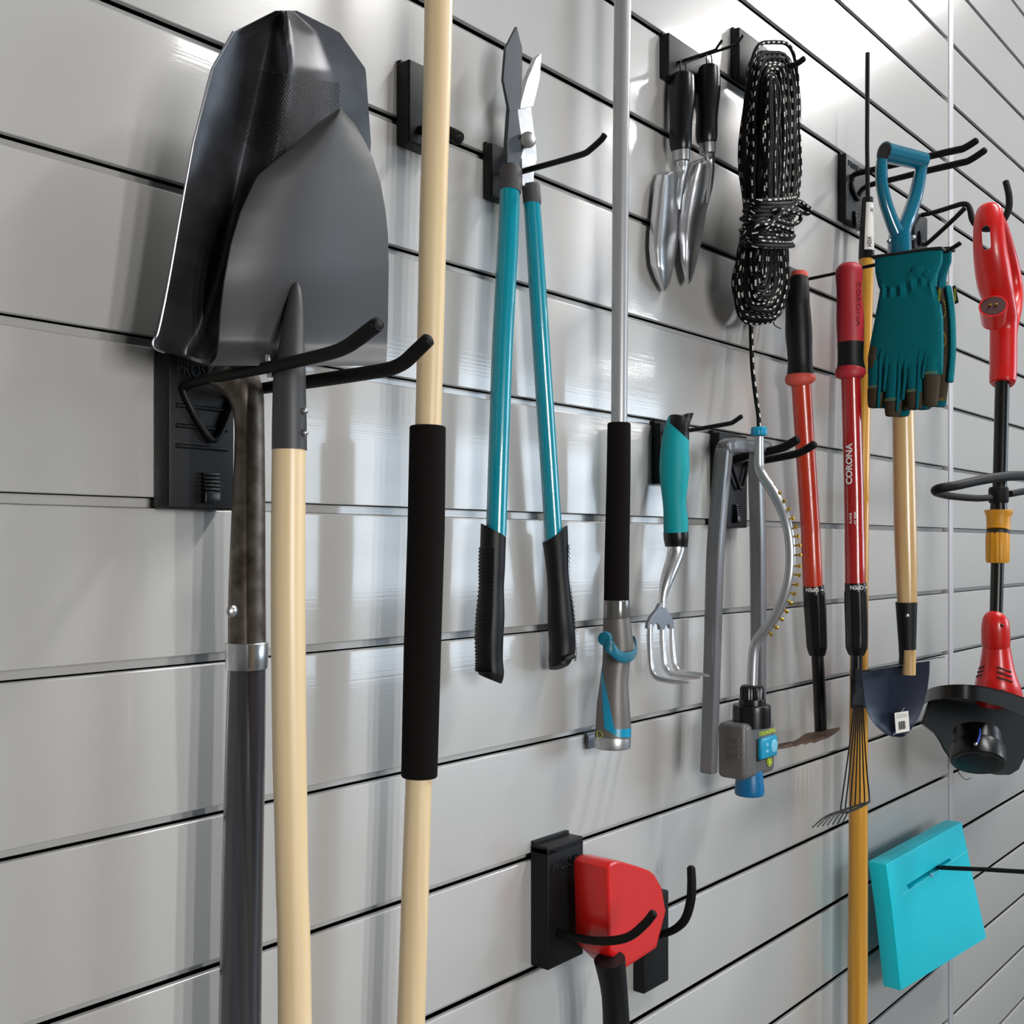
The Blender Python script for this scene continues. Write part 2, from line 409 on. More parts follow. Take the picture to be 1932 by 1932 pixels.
# rear shovel: dark steel
s = thing('steel_shovel', 'dark bare-steel shovel with charcoal handle, hanging blade up behind the grey-bladed shovel', 'shovel', P(465, 1600, .085))
sst = lambda x: max(0, min(1, x)) ** 2 * (3 - 2 * max(0, min(1, x)))
def dA(u, v): return .086 - .008 * sst(u / .28) + .034 * sst((u - .18 - .16 * (1 - v)) / .22) - .030 * sst((u - .45) / .35) + .036 * (1 - v)
bl = blade(MB(), [(520, 20), (440, 60), (400, 130), (365, 270), (345, 380), (317, 540), (299, 625), (290, 660), (288, 668), (290, 676), (295, 683), (304, 688)],
           [(560, 20), (640, 60), (690, 130), (700, 270), (680, 500), (640, 640), (560, 688)], 20, 688, 80, 50, dA, .0026, 24).build('blade', DSTEEL, s)
LA = [(520, 20), (440, 60), (400, 130), (365, 270), (345, 380), (317, 540)]; RA = [(560, 20), (640, 60), (690, 130), (700, 270), (680, 500)]
def onA(x, y):
    def lp(tab):
        for (x0, a), (x1, b) in zip(tab, tab[1:]):
            if a <= y <= b: return x0 + (x1 - x0) * (y - a) / (b - a)
    a, b = lp(LA), lp(RA); return dA((x - a) / (b - a), (y - 20) / 668)
mb = MB()
for i in range(40):
    for j in range(34):
        x = 453 + j * 5.6 + (i % 2) * 2.8; y = 128 + i * 4.5 + (x - 453) * .16
        if y > 262 + (x - 453) * .62 or x < 453 + (i % 3) * 3: continue
        q = P(x, y, onA(x, y) + .0006); mb.sweep([q, q + V((0, .001, 0))], [.00088] * 2, seg=6, ref=(1, 0, 0))
o = mb.build('punched_grip_pattern', INKB, s); o['kind'] = 'stuff'
le = smooth([(365, 270), (345, 380), (317, 540), (299, 625), (291, 640), (288.5, 646), (290, 653), (297, 660), (310, 665)], 5)
le = smooth([(440, 60), (400, 130)], 5) + le
MB().sweep([P(x, y, .0865 + .036 * max(0, 1 - (y - 20) / 668)) for x, y in le], [.0011] * len(le), seg=8).build('edge_highlight', STEEL, s)  # bright strip added as the highlight along the blade rim
MB().sw(T(.085), smooth([(420, 688, 96, .075), (440, 706, 92, .078), (462, 740, 74, .082), (470, 790, 60, .085), (471, 850, 60, .085), (469, 960, 66, .085), (467, 1060, 71, .085), (466, 1140, 74, .085), (466, 1216, 75, .085)], 5), seg=28, sy=.9).build('socket', BRONZE, s)
MB().sw(T(.085), [(466, 1212, 79), (466, 1214, 82), (465.5, 1258, 81), (465.5, 1262, 78)], seg=28).build('ferrule', STEEL, s)
MB().sw(T(.085), [(466, 1255, 72), (463, 1400, 76), (457.5, 1662, 79), (455, 1800, 80), (450, 2100, 84)], seg=28).build('handle', FIBRE, s)
MB().ball(P(438, 1153, .1), .006, sq=(1, .6, 1)).build('rivet', STEEL, s)
# front shovel: grey painted, pale wood handle
s = thing('grey_shovel', 'grey-painted round-point shovel with pale wooden handle, hanging blade up in front on the large hook', 'shovel', P(545, 1600, .165))
def dB(u, v): return .150 - .016 * (2 * u - 1) ** 2 - .012 * sst((v - .58) / .36) * (1 - .5 * u) + .014 * sst((v - .9) / .1) + .024 * (1 - v)
blade(MB(), [(640, 205), (600, 232), (560, 270), (487, 331), (480, 345), (455, 400), (437, 460), (424, 530), (417, 590), (413, 650), (410, 672), (402, 684), (396, 688)],
      [(644, 205), (670, 235), (690, 270), (704, 300), (718, 345), (727, 395), (732, 440), (733.5, 500), (732, 600), (729, 690)], 205, 690, 66, 40, dB).build('blade', GRAYPAINT, s)
soc = MB().sw(T(.165), smooth([(559, 533, 6, .155), (558, 545, 20, .156), (557, 570, 30, .157), (554, 610, 40, .158), (550, 660, 50, .161), (547, 700, 60, .164), (546, 740, 63, .165), (546, 800, 66, .165), (546, 849, 67, .165)], 5), seg=28).build('socket', GRAYPAINT, s)
hp = [(545, 840, 64), (543.5, 1100, 66), (546, 1400, 65), (549, 1550, 63), (551, 1662, 62), (555, 1800, 63), (558, 2100, 66)]
MB().sw(T(.165), smooth(hp, 6), seg=32).build('handle', WOOD, s)
for y in (777, 818):
    a = view_angle(572) - math.asin(.82); q = P(546, y, .165) + V((math.cos(a), -math.sin(a), 0)) * .0158
    MB().ball(q, .0032).build('rivet', STEEL, s)
MB().sw(T(.150), [(506, 670, 13), (506, 676, 16), (512, 712, 16)], seg=12).build('fold_bolt', STEEL, s)

# ------------------------------------------------------------------ long wooden pole with foam sleeve
s = thing('foam_grip_pole', 'long pale wooden tool pole with a black foam sleeve, right of the shovels', 'tool handle', P(790, 1600, .075))
m = T(.075)
MB().sw(m, smooth([(830, -200, 55), (826, 100, 53), (821.5, 270, 52), (817, 420, 52), (813, 600, 51), (808, 800, 49.5), (798, 1200, 50), (790, 1470, 50), (784, 1662, 52), (778, 1850, 53), (770, 2100, 55)], 5), seg=28).build('pole', WOOD, s)
MB().sw(m, [(807, 804, 69), (804, 1000, 71), (797, 1220, 71), (791, 1467, 69)], seg=28, r0=.0025, r1=.003).build('foam_sleeve', FOAM, s)
h = thing('pole_hook', 'black rubber-tipped prong at the top edge beside the long wooden pole', 'hook', P(800, 250, 0))
plate_part(h, 772, 832, 110, 290, .022)
prong(h, [(792, 246, 17), (820, 244, 18), (842, 248, 21), (855, 254, 24), (867, 263, 26)], .022)

# ------------------------------------------------------------------ loppers
s = thing('loppers', 'long-handled loppers with teal tubes and black grips, hanging handles down', 'loppers', P(980, 1280, .035))
m1, m2 = T(.045), T(.030)
t1 = [(962, 350, 38), (958, 460, 40), (948, 650, 40), (941, 850, 39), (936, 1010, 39)]
t2 = [(1003, 378, 32), (1010, 480, 33), (1024, 700, 33.5), (1034, 850, 33.5), (1045, 1022, 34)]
MB().sw(m1, smooth(t1, 5), seg=26).build('handle_tube', TEAL, s)
MB().sw(m2, smooth(t2, 5), seg=26).build('handle_tube', TEAL, s)
MB().sw(m1, [(965, 318, 38), (964, 322, 43), (963, 352, 43), (962, 362, 42)], seg=26).build('collar', COLLAR, s)
MB().sw(m2, [(1001, 346, 29), (1001.5, 350, 35), (1004, 380, 35), (1004, 385, 34)], seg=26).build('collar', COLLAR, s)
def grip(mm, pts, a0, a1, wave, sl):
    q = smooth(pts, 30); c, r = centre(mm, q)
    gb = MB().sweep(c, r, seg=30, ref=(1, 0, 0), r0=.0015, r1=.004); e_ = V((SA, -CA, 0))
    for i, v in enumerate(gb.v):                    # slanted mouth and heel
        ct, cb = c[0].z - v.z, v.z - c[-1].z; k = min(range(len(c)), key=lambda j: abs(c[j].z - v.z)); off = (v - c[k]).dot(e_)
        gb.v[i] = v + UP * off * (sl[0] * max(0, 1 - ct / .05) + sl[1] * max(0, 1 - cb / .05))
    g = gb.build('grip', GRIP, s)
    n = len(c); i0, i1 = int(n * .14), int(n * .88); cc, rr = c[i0:i1], r[i0:i1]; k = len(cc)
    MB().patch(cc, rr, lambda i: a0, lambda i: a1 + wave * math.cos(i / k * 4 * pi), 14, ripple=lambda i: .0004 + .0007 * (1 + math.sin(i * 1.25))).build('grip_ribs', GRIP, g)
grip(m1, [(931, 1000, 48), (930, 1030, 48), (929, 1070, 48), (928, 1110, 46), (926, 1160, 52), (924, 1200, 52), (924, 1240, 50), (925, 1265, 52), (924, 1281, 44)], view_angle(925) - .1, view_angle(925) + 1.75, .22, (-.5, -.35))
grip(m2, [(1047, 1008, 48), (1049, 1030, 46), (1052, 1080, 42), (1055, 1120, 44), (1058, 1170, 50), (1061, 1210, 50), (1060, 1240, 50), (1055, 1258, 40)], view_angle(1050) - 1.5, view_angle(1050) - 1.25, .1, (.6, .5))
q = P(1068, 1244, .052); MB().sweep([q, q + V((.012, -.004, .004))], [.0035, .0035], seg=12, ref=(0, 0, 1)).build('hang_hole', INKB, s)
mt = T(.05)
def ppoly(mp, pts, ext, mm, name, par): return MB().prism([mp(x, y).p for x, y in pts], ext).build(name, mm, par)
ppoly(T(.05), [(958, 320), (957, 270), (962, 200), (975, 195), (984, 262), (989, 276), (981, 305), (983, 322)], (0, .006, 0), DBLADE, 'blade_tang', s)
ppoly(T(.030), [(986, 350), (985, 300), (979, 290), (990, 278), (984, 262), (975, 200), (1000, 190), (1011, 275), (1013, 300), (1008, 318), (1006, 352)], (0, .005, 0), TANG, 'anvil_tang', s)
MB().sweep([P(996, 264, .058), P(996, 264, .034)], [.010, .010], seg=18, ref=(1, 0, 0), r0=.002).build('pivot_bolt', STEEL, s)
ppoly(T(.052), [(962, 210), (950, 150), (955, 90), (975, 50), (985, 90), (985, 150), (982, 205)], (0, .004, 0), DBLADE, 'cutting_blade', s)
ppoly(T(.045), [(980, 205), (995, 150), (1012, 110), (1022, 100), (1018, 150), (1006, 200)], (0, .008, 0), TANG, 'hooked_anvil', s)
h = thing('lopper_hook', 'thin black single-prong hook the teal loppers hang from', 'hook', P(940, 390, 0))
plate_part(h, 928, 968, 268, 385, .016)
prong(h, [(955, 333, 10.5), (980, 325, 11), (1045, 307, 11.5), (1088, 294.5, 12), (1104, 289, 12), (1114, 282, 12), (1135, 263, 12), (1142, 252, 12)], .016, WIRE)

# ------------------------------------------------------------------ silver pole tool with trigger handle
s = thing('trigger_handle_pole', 'silver pole with black foam grip and grey trigger handle with blue stripe', 'tool handle', P(1155, 1410, .06))
m = T(.055)
MB().sw(m, [(1176, -100, 33), (1171.5, 270, 31), (1168, 800, 30.5)], seg=26).build('pole', POLE, s)
MB().sw(m, [(1168, 798, 44), (1167, 900, 45.5), (1164, 1050, 47), (1163, 1133, 48)], seg=26, r0=.002, r1=.0015).build('foam_sleeve', FOAM, s)
MB().sw(m, [(1163.5, 1132, 50), (1163.5, 1167, 51)], seg=26, r0=.001, r1=.001).build('collar', GREYC, s)
hp = smooth([(1163.5, 1165, 51), (1165, 1195, 56), (1166, 1220, 58), (1163, 1245, 53), (1161, 1265, 52), (1158.5, 1290, 54), (1157, 1330, 62), (1157, 1371, 67), (1156, 1393, 68.5)], 8)
c, r = centre(m, hp); MB().sweep(c, r, seg=32, ref=(1, 0, 0)).build('trigger_grip', GREYP, s)
MB().sw(m, [(1156, 1391, 68.5), (1155.5, 1400, 70), (1155.5, 1411, 68)], seg=32, r1=.002).build('end_cap', ALU, s)
def idx(y): return min(range(len(hp)), key=lambda i: abs(hp[i][1] - y))
def angu(px, i): return view_angle(hp[i][0]) - math.asin(max(-.999, min(.999, (px - hp[i][0]) / (hp[i][2] / 2))))
i0, i1 = idx(1256), idx(1372)
f = lambda y, a: a[0] + (a[1] - a[0]) * (y - 1256) / 116
MB().patch(c[i0:i1 + 1], r[i0:i1 + 1], lambda i: angu(f(hp[i0 + i][1], (1131.5, 1141)), i0 + i), lambda i: angu(f(hp[i0 + i][1], (1134, 1160)), i0 + i), 8).build('blue_stripe', BLUEB, s)
i0, i1 = idx(1370), idx(1386)
MB().patch(c[i0:i1 + 1], r[i0:i1 + 1], lambda i: angu(1142 + i * 5, i0 + i), lambda i: angu(1157, i0 + i) - 2.4, 16).build('blue_band', BLUEB, s)
mf = T(.085)
MB().sw(m, smooth([(1139, 1212, 18, .076), (1145, 1214, 20, .083), (1154, 1224, 20, .088), (1166, 1236, 19, .090), (1180, 1241, 19, .087), (1193, 1237, 17, .078), (1199.5, 1226, 15, .068), (1198, 1210, 12, .058), (1194, 1203, 9, .052)], 6), seg=20, ref=(0, 0, 1), sx=1.1, sy=.34).build('trigger_loop', TEALP, s)
q = P(1141, 1205, .079); a = view_angle(1141) + .25; n = V((math.cos(a), -math.sin(a), 0))
MB().sweep([q - n * .004, q + n * .0035], [.0098, .0090], seg=24, ref=(0, 0, 1), r1=.001).build('trigger_pivot', TEALP, s)
i = idx(1382); a = angu(1132, i); n = V((math.cos(a), -math.sin(a), 0)); q = c[i] + n * (r[i] + .0004); e = n.cross(UP)
MB().sweep([q + e * .0055 * math.cos(t) + UP * .0045 * math.sin(t) for t in [2 * pi * k / 24 for k in range(24)]], [.0005] * 24, seg=6, closed=True, ref=n).build('lime_emblem', LIME, s)
a = view_angle(1157) + .9; n = V((math.cos(a), -math.sin(a), 0)); q = P(1169, 712, .055)
lettering('YARDWORKS', q + n * (rad(1169, 1.4, 31) + .0008), -UP, UP.cross(n).normalized() * 1, .040, .0052, s, INKB, .01, .02)

# small clip behind the handle
h = thing('small_wall_clip', 'small grey metal clip in the slot behind the trigger handle', 'clip', P(1116, 1412, 0))
a = P(1110, 1388, .006); b = P(1126, 1410, .006)
MB().abox((a.x, -.006, b.z), (b.x + .03, -.0003, a.z), .001).build('clip_face', mat('grey_zinc', (120, 124, 132), .35, .7), h)
MB().abox((a.x, -.004, a.z - .002), (b.x + .03, .004, a.z + .003), .001).build('clip_lip', MATS['grey_zinc'], h)

# ------------------------------------------------------------------ two hand trowels
def trowel(name, label, cat, cl, L, R, y0, y1, d, neck, grp):
    s = thing(name, label, cat, P(cl[-1][0], y1, d), grp)
    def lerp(tab, y):
        for (x0, a), (x1, b) in zip(tab, tab[1:]):
            if a <= y <= b: return x0 + (x1 - x0) * (y - a) / max(b - a, 1e-6)
        return tab[-1][0]
    rows = []
    for i in range(41):
        y = y0 + (y1 - y0) * i / 40; xl, xr = lerp(L, y), lerp(R, y)
        rows.append([P(xl + (xr - xl) * j / 18, y, d + .016 * (1 - (2 * j / 18 - 1) ** 2) * min(1, (xr - xl) / 40)) for j in range(19)])
    b = MB().grid(rows, (0, .0016, 0)).build('blade', POLISH, s)
    MB().sw(T(d + .014), smooth(neck, 6), seg=20, sy=.8).build('neck', POLISH, s)
    x, y, w = neck[0][:3]
    MB().sw(T(d + .016), [(x + 1, y + 14, w - 1), (x, y - 8, w + 1), (x, y - 10, w + 1)], seg=20).build('ferrule', STEEL, s)
    MB().sw(T(d + .016), smooth([(x, y - 6, w + 5), (x - 1, y - 22, w + 10), (x, y - 60, w + 10), (x + 2, y - 110, w + 16), (x + 4, y - 150, w + 8)], 5), seg=20, r0=.002, r1=.006).build('handle', BLKS, s)
    tp = P(x + 4, y - 150, d + .016); TOPS.append(tp)
    MB().sweep([tp + V((.009 * math.sin(t), 0, .010 - .014 * math.cos(t))) for t in [2 * pi * k / 20 for k in range(20)]], [.0012] * 20, seg=8, closed=True, ref=(0, -1, 0)).build('hang_loop', INKB, s)
TOPS = []
trowel('hand_trowel', 'wide-bladed polished hand trowel hanging left of the slim one', 'trowel', [(1253, 548)],
       [(1241, 326), (1236, 350), (1231, 400), (1227, 440), (1226, 465), (1229, 500), (1238, 525), (1249, 545), (1252, 550)], [(1280, 322), (1281, 350), (1282, 400), (1283, 430), (1280, 455), (1272, 500), (1264, 535), (1257, 548), (1254, 550)], 324, 550, .012,
       [(1285, 290, 33), (1288, 305, 28), (1289, 325, 16), (1284, 350, 15), (1281, 375, 12), (1282, 395, 5)], 'hand trowels')
trowel('hand_trowel', 'slim-bladed polished transplanting trowel hanging right of the wide one', 'trowel', [(1300, 536)],
       [(1330, 296), (1306, 308), (1298, 330), (1290, 370), (1284, 410), (1282, 440), (1286, 490), (1294, 527), (1298, 536)], [(1334, 296), (1347, 302), (1349, 320), (1346, 350), (1338, 380), (1333, 400), (1324, 455), (1312, 505), (1304, 532), (1300, 536)], 296, 536, .020,
       [(1334, 276, 32), (1338, 290, 26), (1341, 305, 18), (1340, 330, 16), (1338, 355, 13), (1334, 384, 4)], 'hand trowels')
h = thing('trowel_hook', 'black hook above the two polished trowels', 'hook', P(1300, 200, 0))
plate_part(h, 1262, 1340, 60, 190, .018)
for tp in TOPS: MB().sweep([V((tp.x, -.016, tp.z + .021)), V((tp.x, -.085, tp.z + .021)), V((tp.x, -.097, tp.z + .033))], [.0024] * 3, seg=12, ref=(1, 0, 0), r1=.002).build('prong', WIRE, h)

# ------------------------------------------------------------------ rope
s = thing('rope_coil', 'black rope with white flecks, hung in a knotted coil', 'rope', P(1440, 600, .06))
def knot_w(y, w):                         # waist at the wraps
    k = math.exp(-((y - 420) / 62) ** 2); return w * (1 - .22 * k)
mb = MB(); rs_ = random.Random(3)
def strand(mb, q, closed=False, w=8.4):
    ph = rs_.uniform(0, .05); n_ = len(mb.uv)
    c_ = [P(x, y, d) for x, y, d in q]; mb.sweep(c_, [rad(1440, (D - .07) / ray(1440, 0).y, w)] * len(c_), seg=10, ref=(0, -1, 0), closed=closed)
    pv = rs_.random()
    for k_ in range(n_, len(mb.uv)): mb.uv[k_] = [(a + ph, b + pv) for a, b in mb.uv[k_]]
mu = MB()
for i in range(28):                       # upper bundle, hanging from above
    f_ = i / 27; w = 2 + 49 * f_; j = rs_.uniform(-3, 3); lay = .108 - .052 * f_ - .014 * (i % 2) + rs_.uniform(0, .008)
    q = []
    top = 150 - 55 * f_ + rs_.uniform(-18, 18)
    for k in range(41):
        t = pi * (k / 40); sx_ = math.cos(t); yy = 455 - (455 - top) * math.sin(t) ** .55
        cx_ = 1452 - (yy - 440) * .012 + j; ww = w * (1.08 if yy < 330 else 1.08 - .34 * ((yy - 330) / 125) ** 1.2)
        q.append((cx_ - ww * (abs(sx_) ** .45) * (1 if sx_ > 0 else -1), yy, lay + .01 * sx_))
    a_, b_, c_2 = rs_.uniform(0, 6), rs_.uniform(.025, .05), rs_.uniform(1, 3.2)
    q = [(x + c_2 * math.sin(y * b_ + a_), y, d) for x, y, d in q]
    strand(mu, q)
mu.build('upper_loops', ROPE, s)
ml = MB()
for i in range(32):                       # lower loops, nested
    f_ = i / 31; w = 1.5 + 51 * f_; bot = 515 + 92 * f_ ** .8 + rs_.uniform(-4, 4); lay = .112 - .058 * f_ - .014 * (i % 2) + rs_.uniform(0, .008); q = []; jx = rs_.uniform(-4, 4)
    for k in range(41):
        t = pi * k / 40; sx_ = math.cos(t); yy = 440 + (bot - 440) * math.sin(t) ** .6
        ww = w * (.74 + .26 * min(1, max(0, (yy - 440) / 95)))
        cx_ = 1440 - .03 * (yy - 440) + jx * math.sin(t)
        q.append((cx_ - ww * (abs(sx_) ** .5) * (1 if sx_ > 0 else -1), yy, lay + .008 * sx_))
    a_, b_, c_2 = rs_.uniform(0, 6), rs_.uniform(.03, .07), rs_.uniform(1, 3)
    q = [(x + c_2 * math.sin(y * b_ + a_), y + 2 * math.sin(x * .06 + a_), d) for x, y, d in q]
    strand(ml, q)
ml.build('lower_loops', ROPE, s)
mw = MB()
for i in range(13):                       # wraps round the waist
    y = 375 + i * 7.2; q = []; tilt = rs_.uniform(-14, 16); w = 46 + rs_.uniform(-3, 5)
    for k in range(28):
        t = 2 * pi * k / 28
        q.append((1448 + w * math.cos(t) + (6 if i < 4 else 0), y + tilt * .5 * math.cos(t) + 3 * math.sin(t), .085 + .05 * math.sin(t)))
    strand(mw, q, True)
strand(mw, smooth([(1408, 441, .12), (1440, 432, .142), (1470, 405, .145), (1495, 388, .14), (1507, 380, .135), (1520, 388, .13), (1529, 396, .125), (1524, 403, .12), (1508, 400, .12), (1480, 404, .13), (1455, 412, .14)], 6))
strand(mw, smooth([(1440, 400, .13), (1470, 392, .142), (1500, 400, .14), (1511, 407, .135), (1506, 419, .13), (1490, 423, .13), (1460, 416, .14), (1430, 424, .14)], 6))
strand(mw, smooth([(1400, 450, .11), (1425, 425, .14), (1455, 424, .145), (1480, 430, .14), (1494, 436, .135), (1488, 446, .13), (1460, 444, .135)], 6))
mw.build('wraps', ROPE, s)
mt_ = MB(); strand(mt_, smooth([(1412, 540, .05), (1416, 600, .055), (1418, 660, .06), (1420, 700, .065), (1426, 750, .075), (1431, 785, .088), (1432, 812, .098)], 6)); mt_.build('hanging_end', ROPE, s)
h = thing('rope_hook', 'black hook the flecked rope coil hangs from', 'hook', P(1420, 120, 0))
plate_part(h, 1395, 1450, 50, 180, .018)
prong(h, [(1425, 135, 12), (1470, 128, 12), (1500, 122, 12), (1520, 108, 12)], .018, WIRE)
MB().sw(T(.01), smooth([(1459, 590, 2.4), (1459, 606, 2.4), (1462, 614, 2.4), (1473, 620, 2.4)], 4), seg=8).build('spare_wire', WIRE, h)

# ------------------------------------------------------------------ hand cultivator and its hook
h = thing('cultivator_hook', 'thin black single-prong hook holding the turquoise hand cultivator', 'hook', P(1250, 915, 0))
plate_part(h, 1245, 1282, 797, 915, .016)
prong(h, [(1262, 815, 7.5), (1300, 812, 8), (1345, 804.5, 8.5), (1376, 799, 9), (1384, 796, 9), (1401, 784, 9)], .016, WIRE)
s = thing('hand_cultivator', 'three-tined steel hand cultivator with turquoise and black grip', 'hand cultivator', P(1250, 1280, .055))
m = T(.062)
gp = smooth([(1280, 791, 40), (1277, 806, 45), (1275, 825, 50), (1273, 850, 54), (1272.5, 880, 57), (1272, 905, 54), (1272, 930, 48), (1272.5, 950, 44), (1274, 968, 45), (1275, 985, 47), (1275, 1010, 46)], 6)
c, r = centre(m, gp); g = MB().sweep(c, r, seg=30, ref=(1, 0, 0)).build('grip', TURQ, s)
mb = MB(); fw = ray(1282, 800).normalized(); fw.z = 0
for px, py, w_, tl in ((1284.5, 786, 46, -14), (1284.5, 786.5, 50, -14), (1283, 793, 46, -9), (1281, 800, 43, -5), (1280, 806, 45, -2)):
    cc_ = m(px, py); rr_ = rad(px, cc_.f, w_)
    for k in range(28):
        t = 2 * pi * k / 28; e_ = V((SA, -CA, 0))
        mb.v.append(cc_.p + e_ * rr_ * math.cos(t) + fw * rr_ * math.sin(t) - UP * (tl * .5 * cc_.f / FP * math.cos(t)))
for i in range(4):
    for k in range(28): mb.face((i * 28 + k, i * 28 + (k + 1) % 28, i * 28 + 28 + (k + 1) % 28, i * 28 + 28 + k))
mb.face(range(28)); mb.face(range(112, 140)); mb.build('pommel', BLKS, s)
def ga(px, i): return view_angle(gp[i][0]) - math.asin(max(-.999, min(.999, (px - gp[i][0]) / (gp[i][2] / 2))))
k = [i for i in range(len(gp)) if gp[i][1] < 832]
MB().patch([c[i] for i in k], [r[i] for i in k], lambda i: ga(1264 + max(0, gp[i][1] - 806) * 1.35, i), lambda i: ga(1264 + max(0, gp[i][1] - 806) * 1.35, i) - 2.2 * (1 - max(0, gp[i][1] - 815) / 22), 12).build('pommel_tongue', BLKS, s)
MB().sw(m, smooth([(1275, 1004, 47.5), (1275.5, 1016, 47), (1276, 1027, 44), (1276, 1032, 43)], 3), seg=26, r1=.001).build('grip_collar', BLKS, s)
MB().sw(m, smooth([(1276, 1030, 34), (1275, 1042, 33), (1270, 1060, 30), (1262, 1082, 27), (1255, 1105, 22), (1251, 1125, 16), (1250, 1146, 15)], 6), seg=22).build('neck', POLISH, s)
ppoly(T(.064), [(1246, 1138), (1240, 1150), (1229, 1163), (1223, 1176), (1222, 1186), (1231, 1186), (1235, 1178), (1241, 1175), (1245, 1180), (1246, 1188), (1255, 1188), (1257, 1180), (1262, 1176), (1265, 1186), (1272, 1186), (1272, 1174), (1265, 1160), (1258, 1150), (1254, 1138)], (0, .005, 0), mat('brushed_steel_plate', (150, 150, 154), .32, 1), 'fork_plate', s)
for q in ([(1226.5, 1178, 11.0), (1226, 1200, 12.2), (1227, 1240, 12.2), (1229, 1262, 12.2), (1236, 1276, 12.2), (1250, 1282, 12.2), (1275, 1286, 11.6), (1292, 1287, 7), (1300, 1288, 3)],
          [(1249.5, 1180, 11.0), (1250, 1205, 12.2), (1252, 1240, 12.2), (1255, 1258, 12.2), (1264, 1270, 12.2), (1280, 1274, 11.6), (1305, 1277, 10.4), (1316, 1278, 6), (1322, 1279, 3)],
          [(1268, 1180, 10.4), (1268, 1205, 11.0), (1270, 1235, 11.0), (1273, 1255, 11.0), (1281, 1267, 11.0), (1295, 1270, 11.0), (1320, 1272, 8), (1332, 1274, 6), (1338, 1276, 3)]):
    X = P(q[2][0], q[2][1], .062).x; MB().sw(TX(X), smooth(q, 5), seg=12).build('tine', POLISH, s)

# ------------------------------------------------------------------ oscillating sprinkler and its hook
h = thing('sprinkler_hook', 'black double-prong hook the grey lawn sprinkler hangs on', 'hook', P(1390, 996, 0))
plate_part(h, 1357, 1410, 815, 996, .018, tab=(1392, 970, .030, .016))
prong(h, [(1378, 874, 15), (1384, 868, 15), (1400, 862, 15.5), (1440, 854, 16), (1472, 846, 16.5), (1486, 840, 17), (1508, 827, 17)], .02)
prong(h, [(1406, 880, 13), (1414, 874, 13), (1450, 867, 14), (1495, 858, 15), (1515, 851, 15.5), (1540, 836, 15.5)], .02)
vwire(h, [(1380, 874, 7, .024), (1385, 893, 7, .024), (1394, 918, 7, .024), (1397, 922, 7, .024), (1401, 918, 7, .024), (1407, 896, 7, .024), (1410, 876, 7, .024)])
s = thing('lawn_sprinkler', 'grey oscillating lawn sprinkler with brass-nozzled spray bar, hung upside down', 'sprinkler', P(1400, 1500, .07))
sq = lambda t, i: (abs(math.cos(t)) ** 6 + abs(math.sin(t)) ** 6) ** (-1 / 6)
K = .76
fr = [(1420, 1300), (1431, 1290), (1430, 1030), (1424, 880), (1420, 852), (1405, 842), (1385, 841), (1371, 852), (1366, 880), (1351, 1030), (1344, 1240), (1337, 1452)]
MB().sw(T(.075), smooth([(1337, 1459, 35 * K), (1344, 1240, 36 * K), (1350, 1040, 37 * K), (1363, 880, 38 * K), (1367, 852, 38 * K), (1372, 842, 38 * K)], 6), seg=24, prof=sq, r0=.003).build('frame_leg', FRAMEG, s)
MB().sw(T(.075), smooth([(1434, 842, 32 * K), (1428, 862, 33 * K), (1427, 900, 34 * K), (1430, 1030, 34 * K), (1431, 1290, 32 * K), (1430, 1400, 31 * K)], 6), seg=24, prof=sq).build('frame_leg', FRAMEG, s)
MB().sw(T(.078), smooth([(1364, 846, 30), (1376, 841, 36), (1400, 841, 33), (1425, 842, 31), (1442, 844, 29), (1449, 846, 22)], 5), seg=24, ref=(0, 0, 1), prof=sq, sx=.8, sy=.8, r0=.003, r1=.003).build('frame_crossbar', FRAMEG, s)
XM = P(1419, 1290, .105).x; mx_ = TX(XM)
tp = smooth([(1432, 824, 18), (1431.5, 868, 19), (1433, 885, 19.5), (1440, 900, 20), (1455, 922, 20), (1470, 950, 20), (1482, 980, 20), (1489, 1012, 20), (1491.5, 1048, 20), (1489, 1088, 20), (1479, 1128, 20), (1464, 1160, 20), (1446, 1186, 20), (1431, 1204, 20), (1424, 1220, 20), (1421, 1245, 20.5), (1419, 1296, 21)], 6)
c, r = centre(mx_, tp); MB().sweep(c, r, seg=20, ref=(1, 0, 0)).build('spray_bar', ALU, s)
knurl = lambda n, a: (lambda t, i: 1 + a * (1 if math.sin(t * n) > 0 else -1))
MB().sw(mx_, [(1432, 806, 27), (1432, 808, 30), (1432, 820, 30), (1432, 822, 28)], seg=48, prof=knurl(12, .03)).build('blue_cap', BLUEB, s)
for x, y in ((1458, 917), (1469, 931), (1478, 946), (1487, 961), (1494, 978), (1500, 995), (1504, 1012), (1507, 1029), (1508, 1047), (1507, 1068), (1506, 1085), (1502, 1103), (1497, 1120), (1491, 1137), (1483, 1153), (1474, 1168), (1464, 1183), (1454, 1196)):
    q = mx_(x, y).p; j = min(range(len(c)), key=lambda i: (c[i] - q).length); n = (q - c[j]).normalized()
    MB().sweep([c[j] + n * (r[j] - .001), q - n * .001, q + n * .001, q + n * .0035], [.0016, .0016, .0032, .0028], seg=8, ref=(1, 0, 0)).build('nozzle', BRASS, s)
MB().sw(mx_, [(1419, 1292, 30), (1419, 1294, 40), (1419, 1299, 45), (1419, 1320, 45)], seg=64, prof=knurl(26, .03)).build('knurled_nut', BLKS, s)
MB().sw(mx_, [(1419, 1318, 51), (1419, 1331, 51)], seg=30, r0=.001).build('collar_ring', BLKS, s)
MB().sw(mx_, [(1418, 1329, 72), (1418, 1340, 73), (1418, 1370, 73)], seg=36, r0=.002).build('collar_base', BLKS, s)
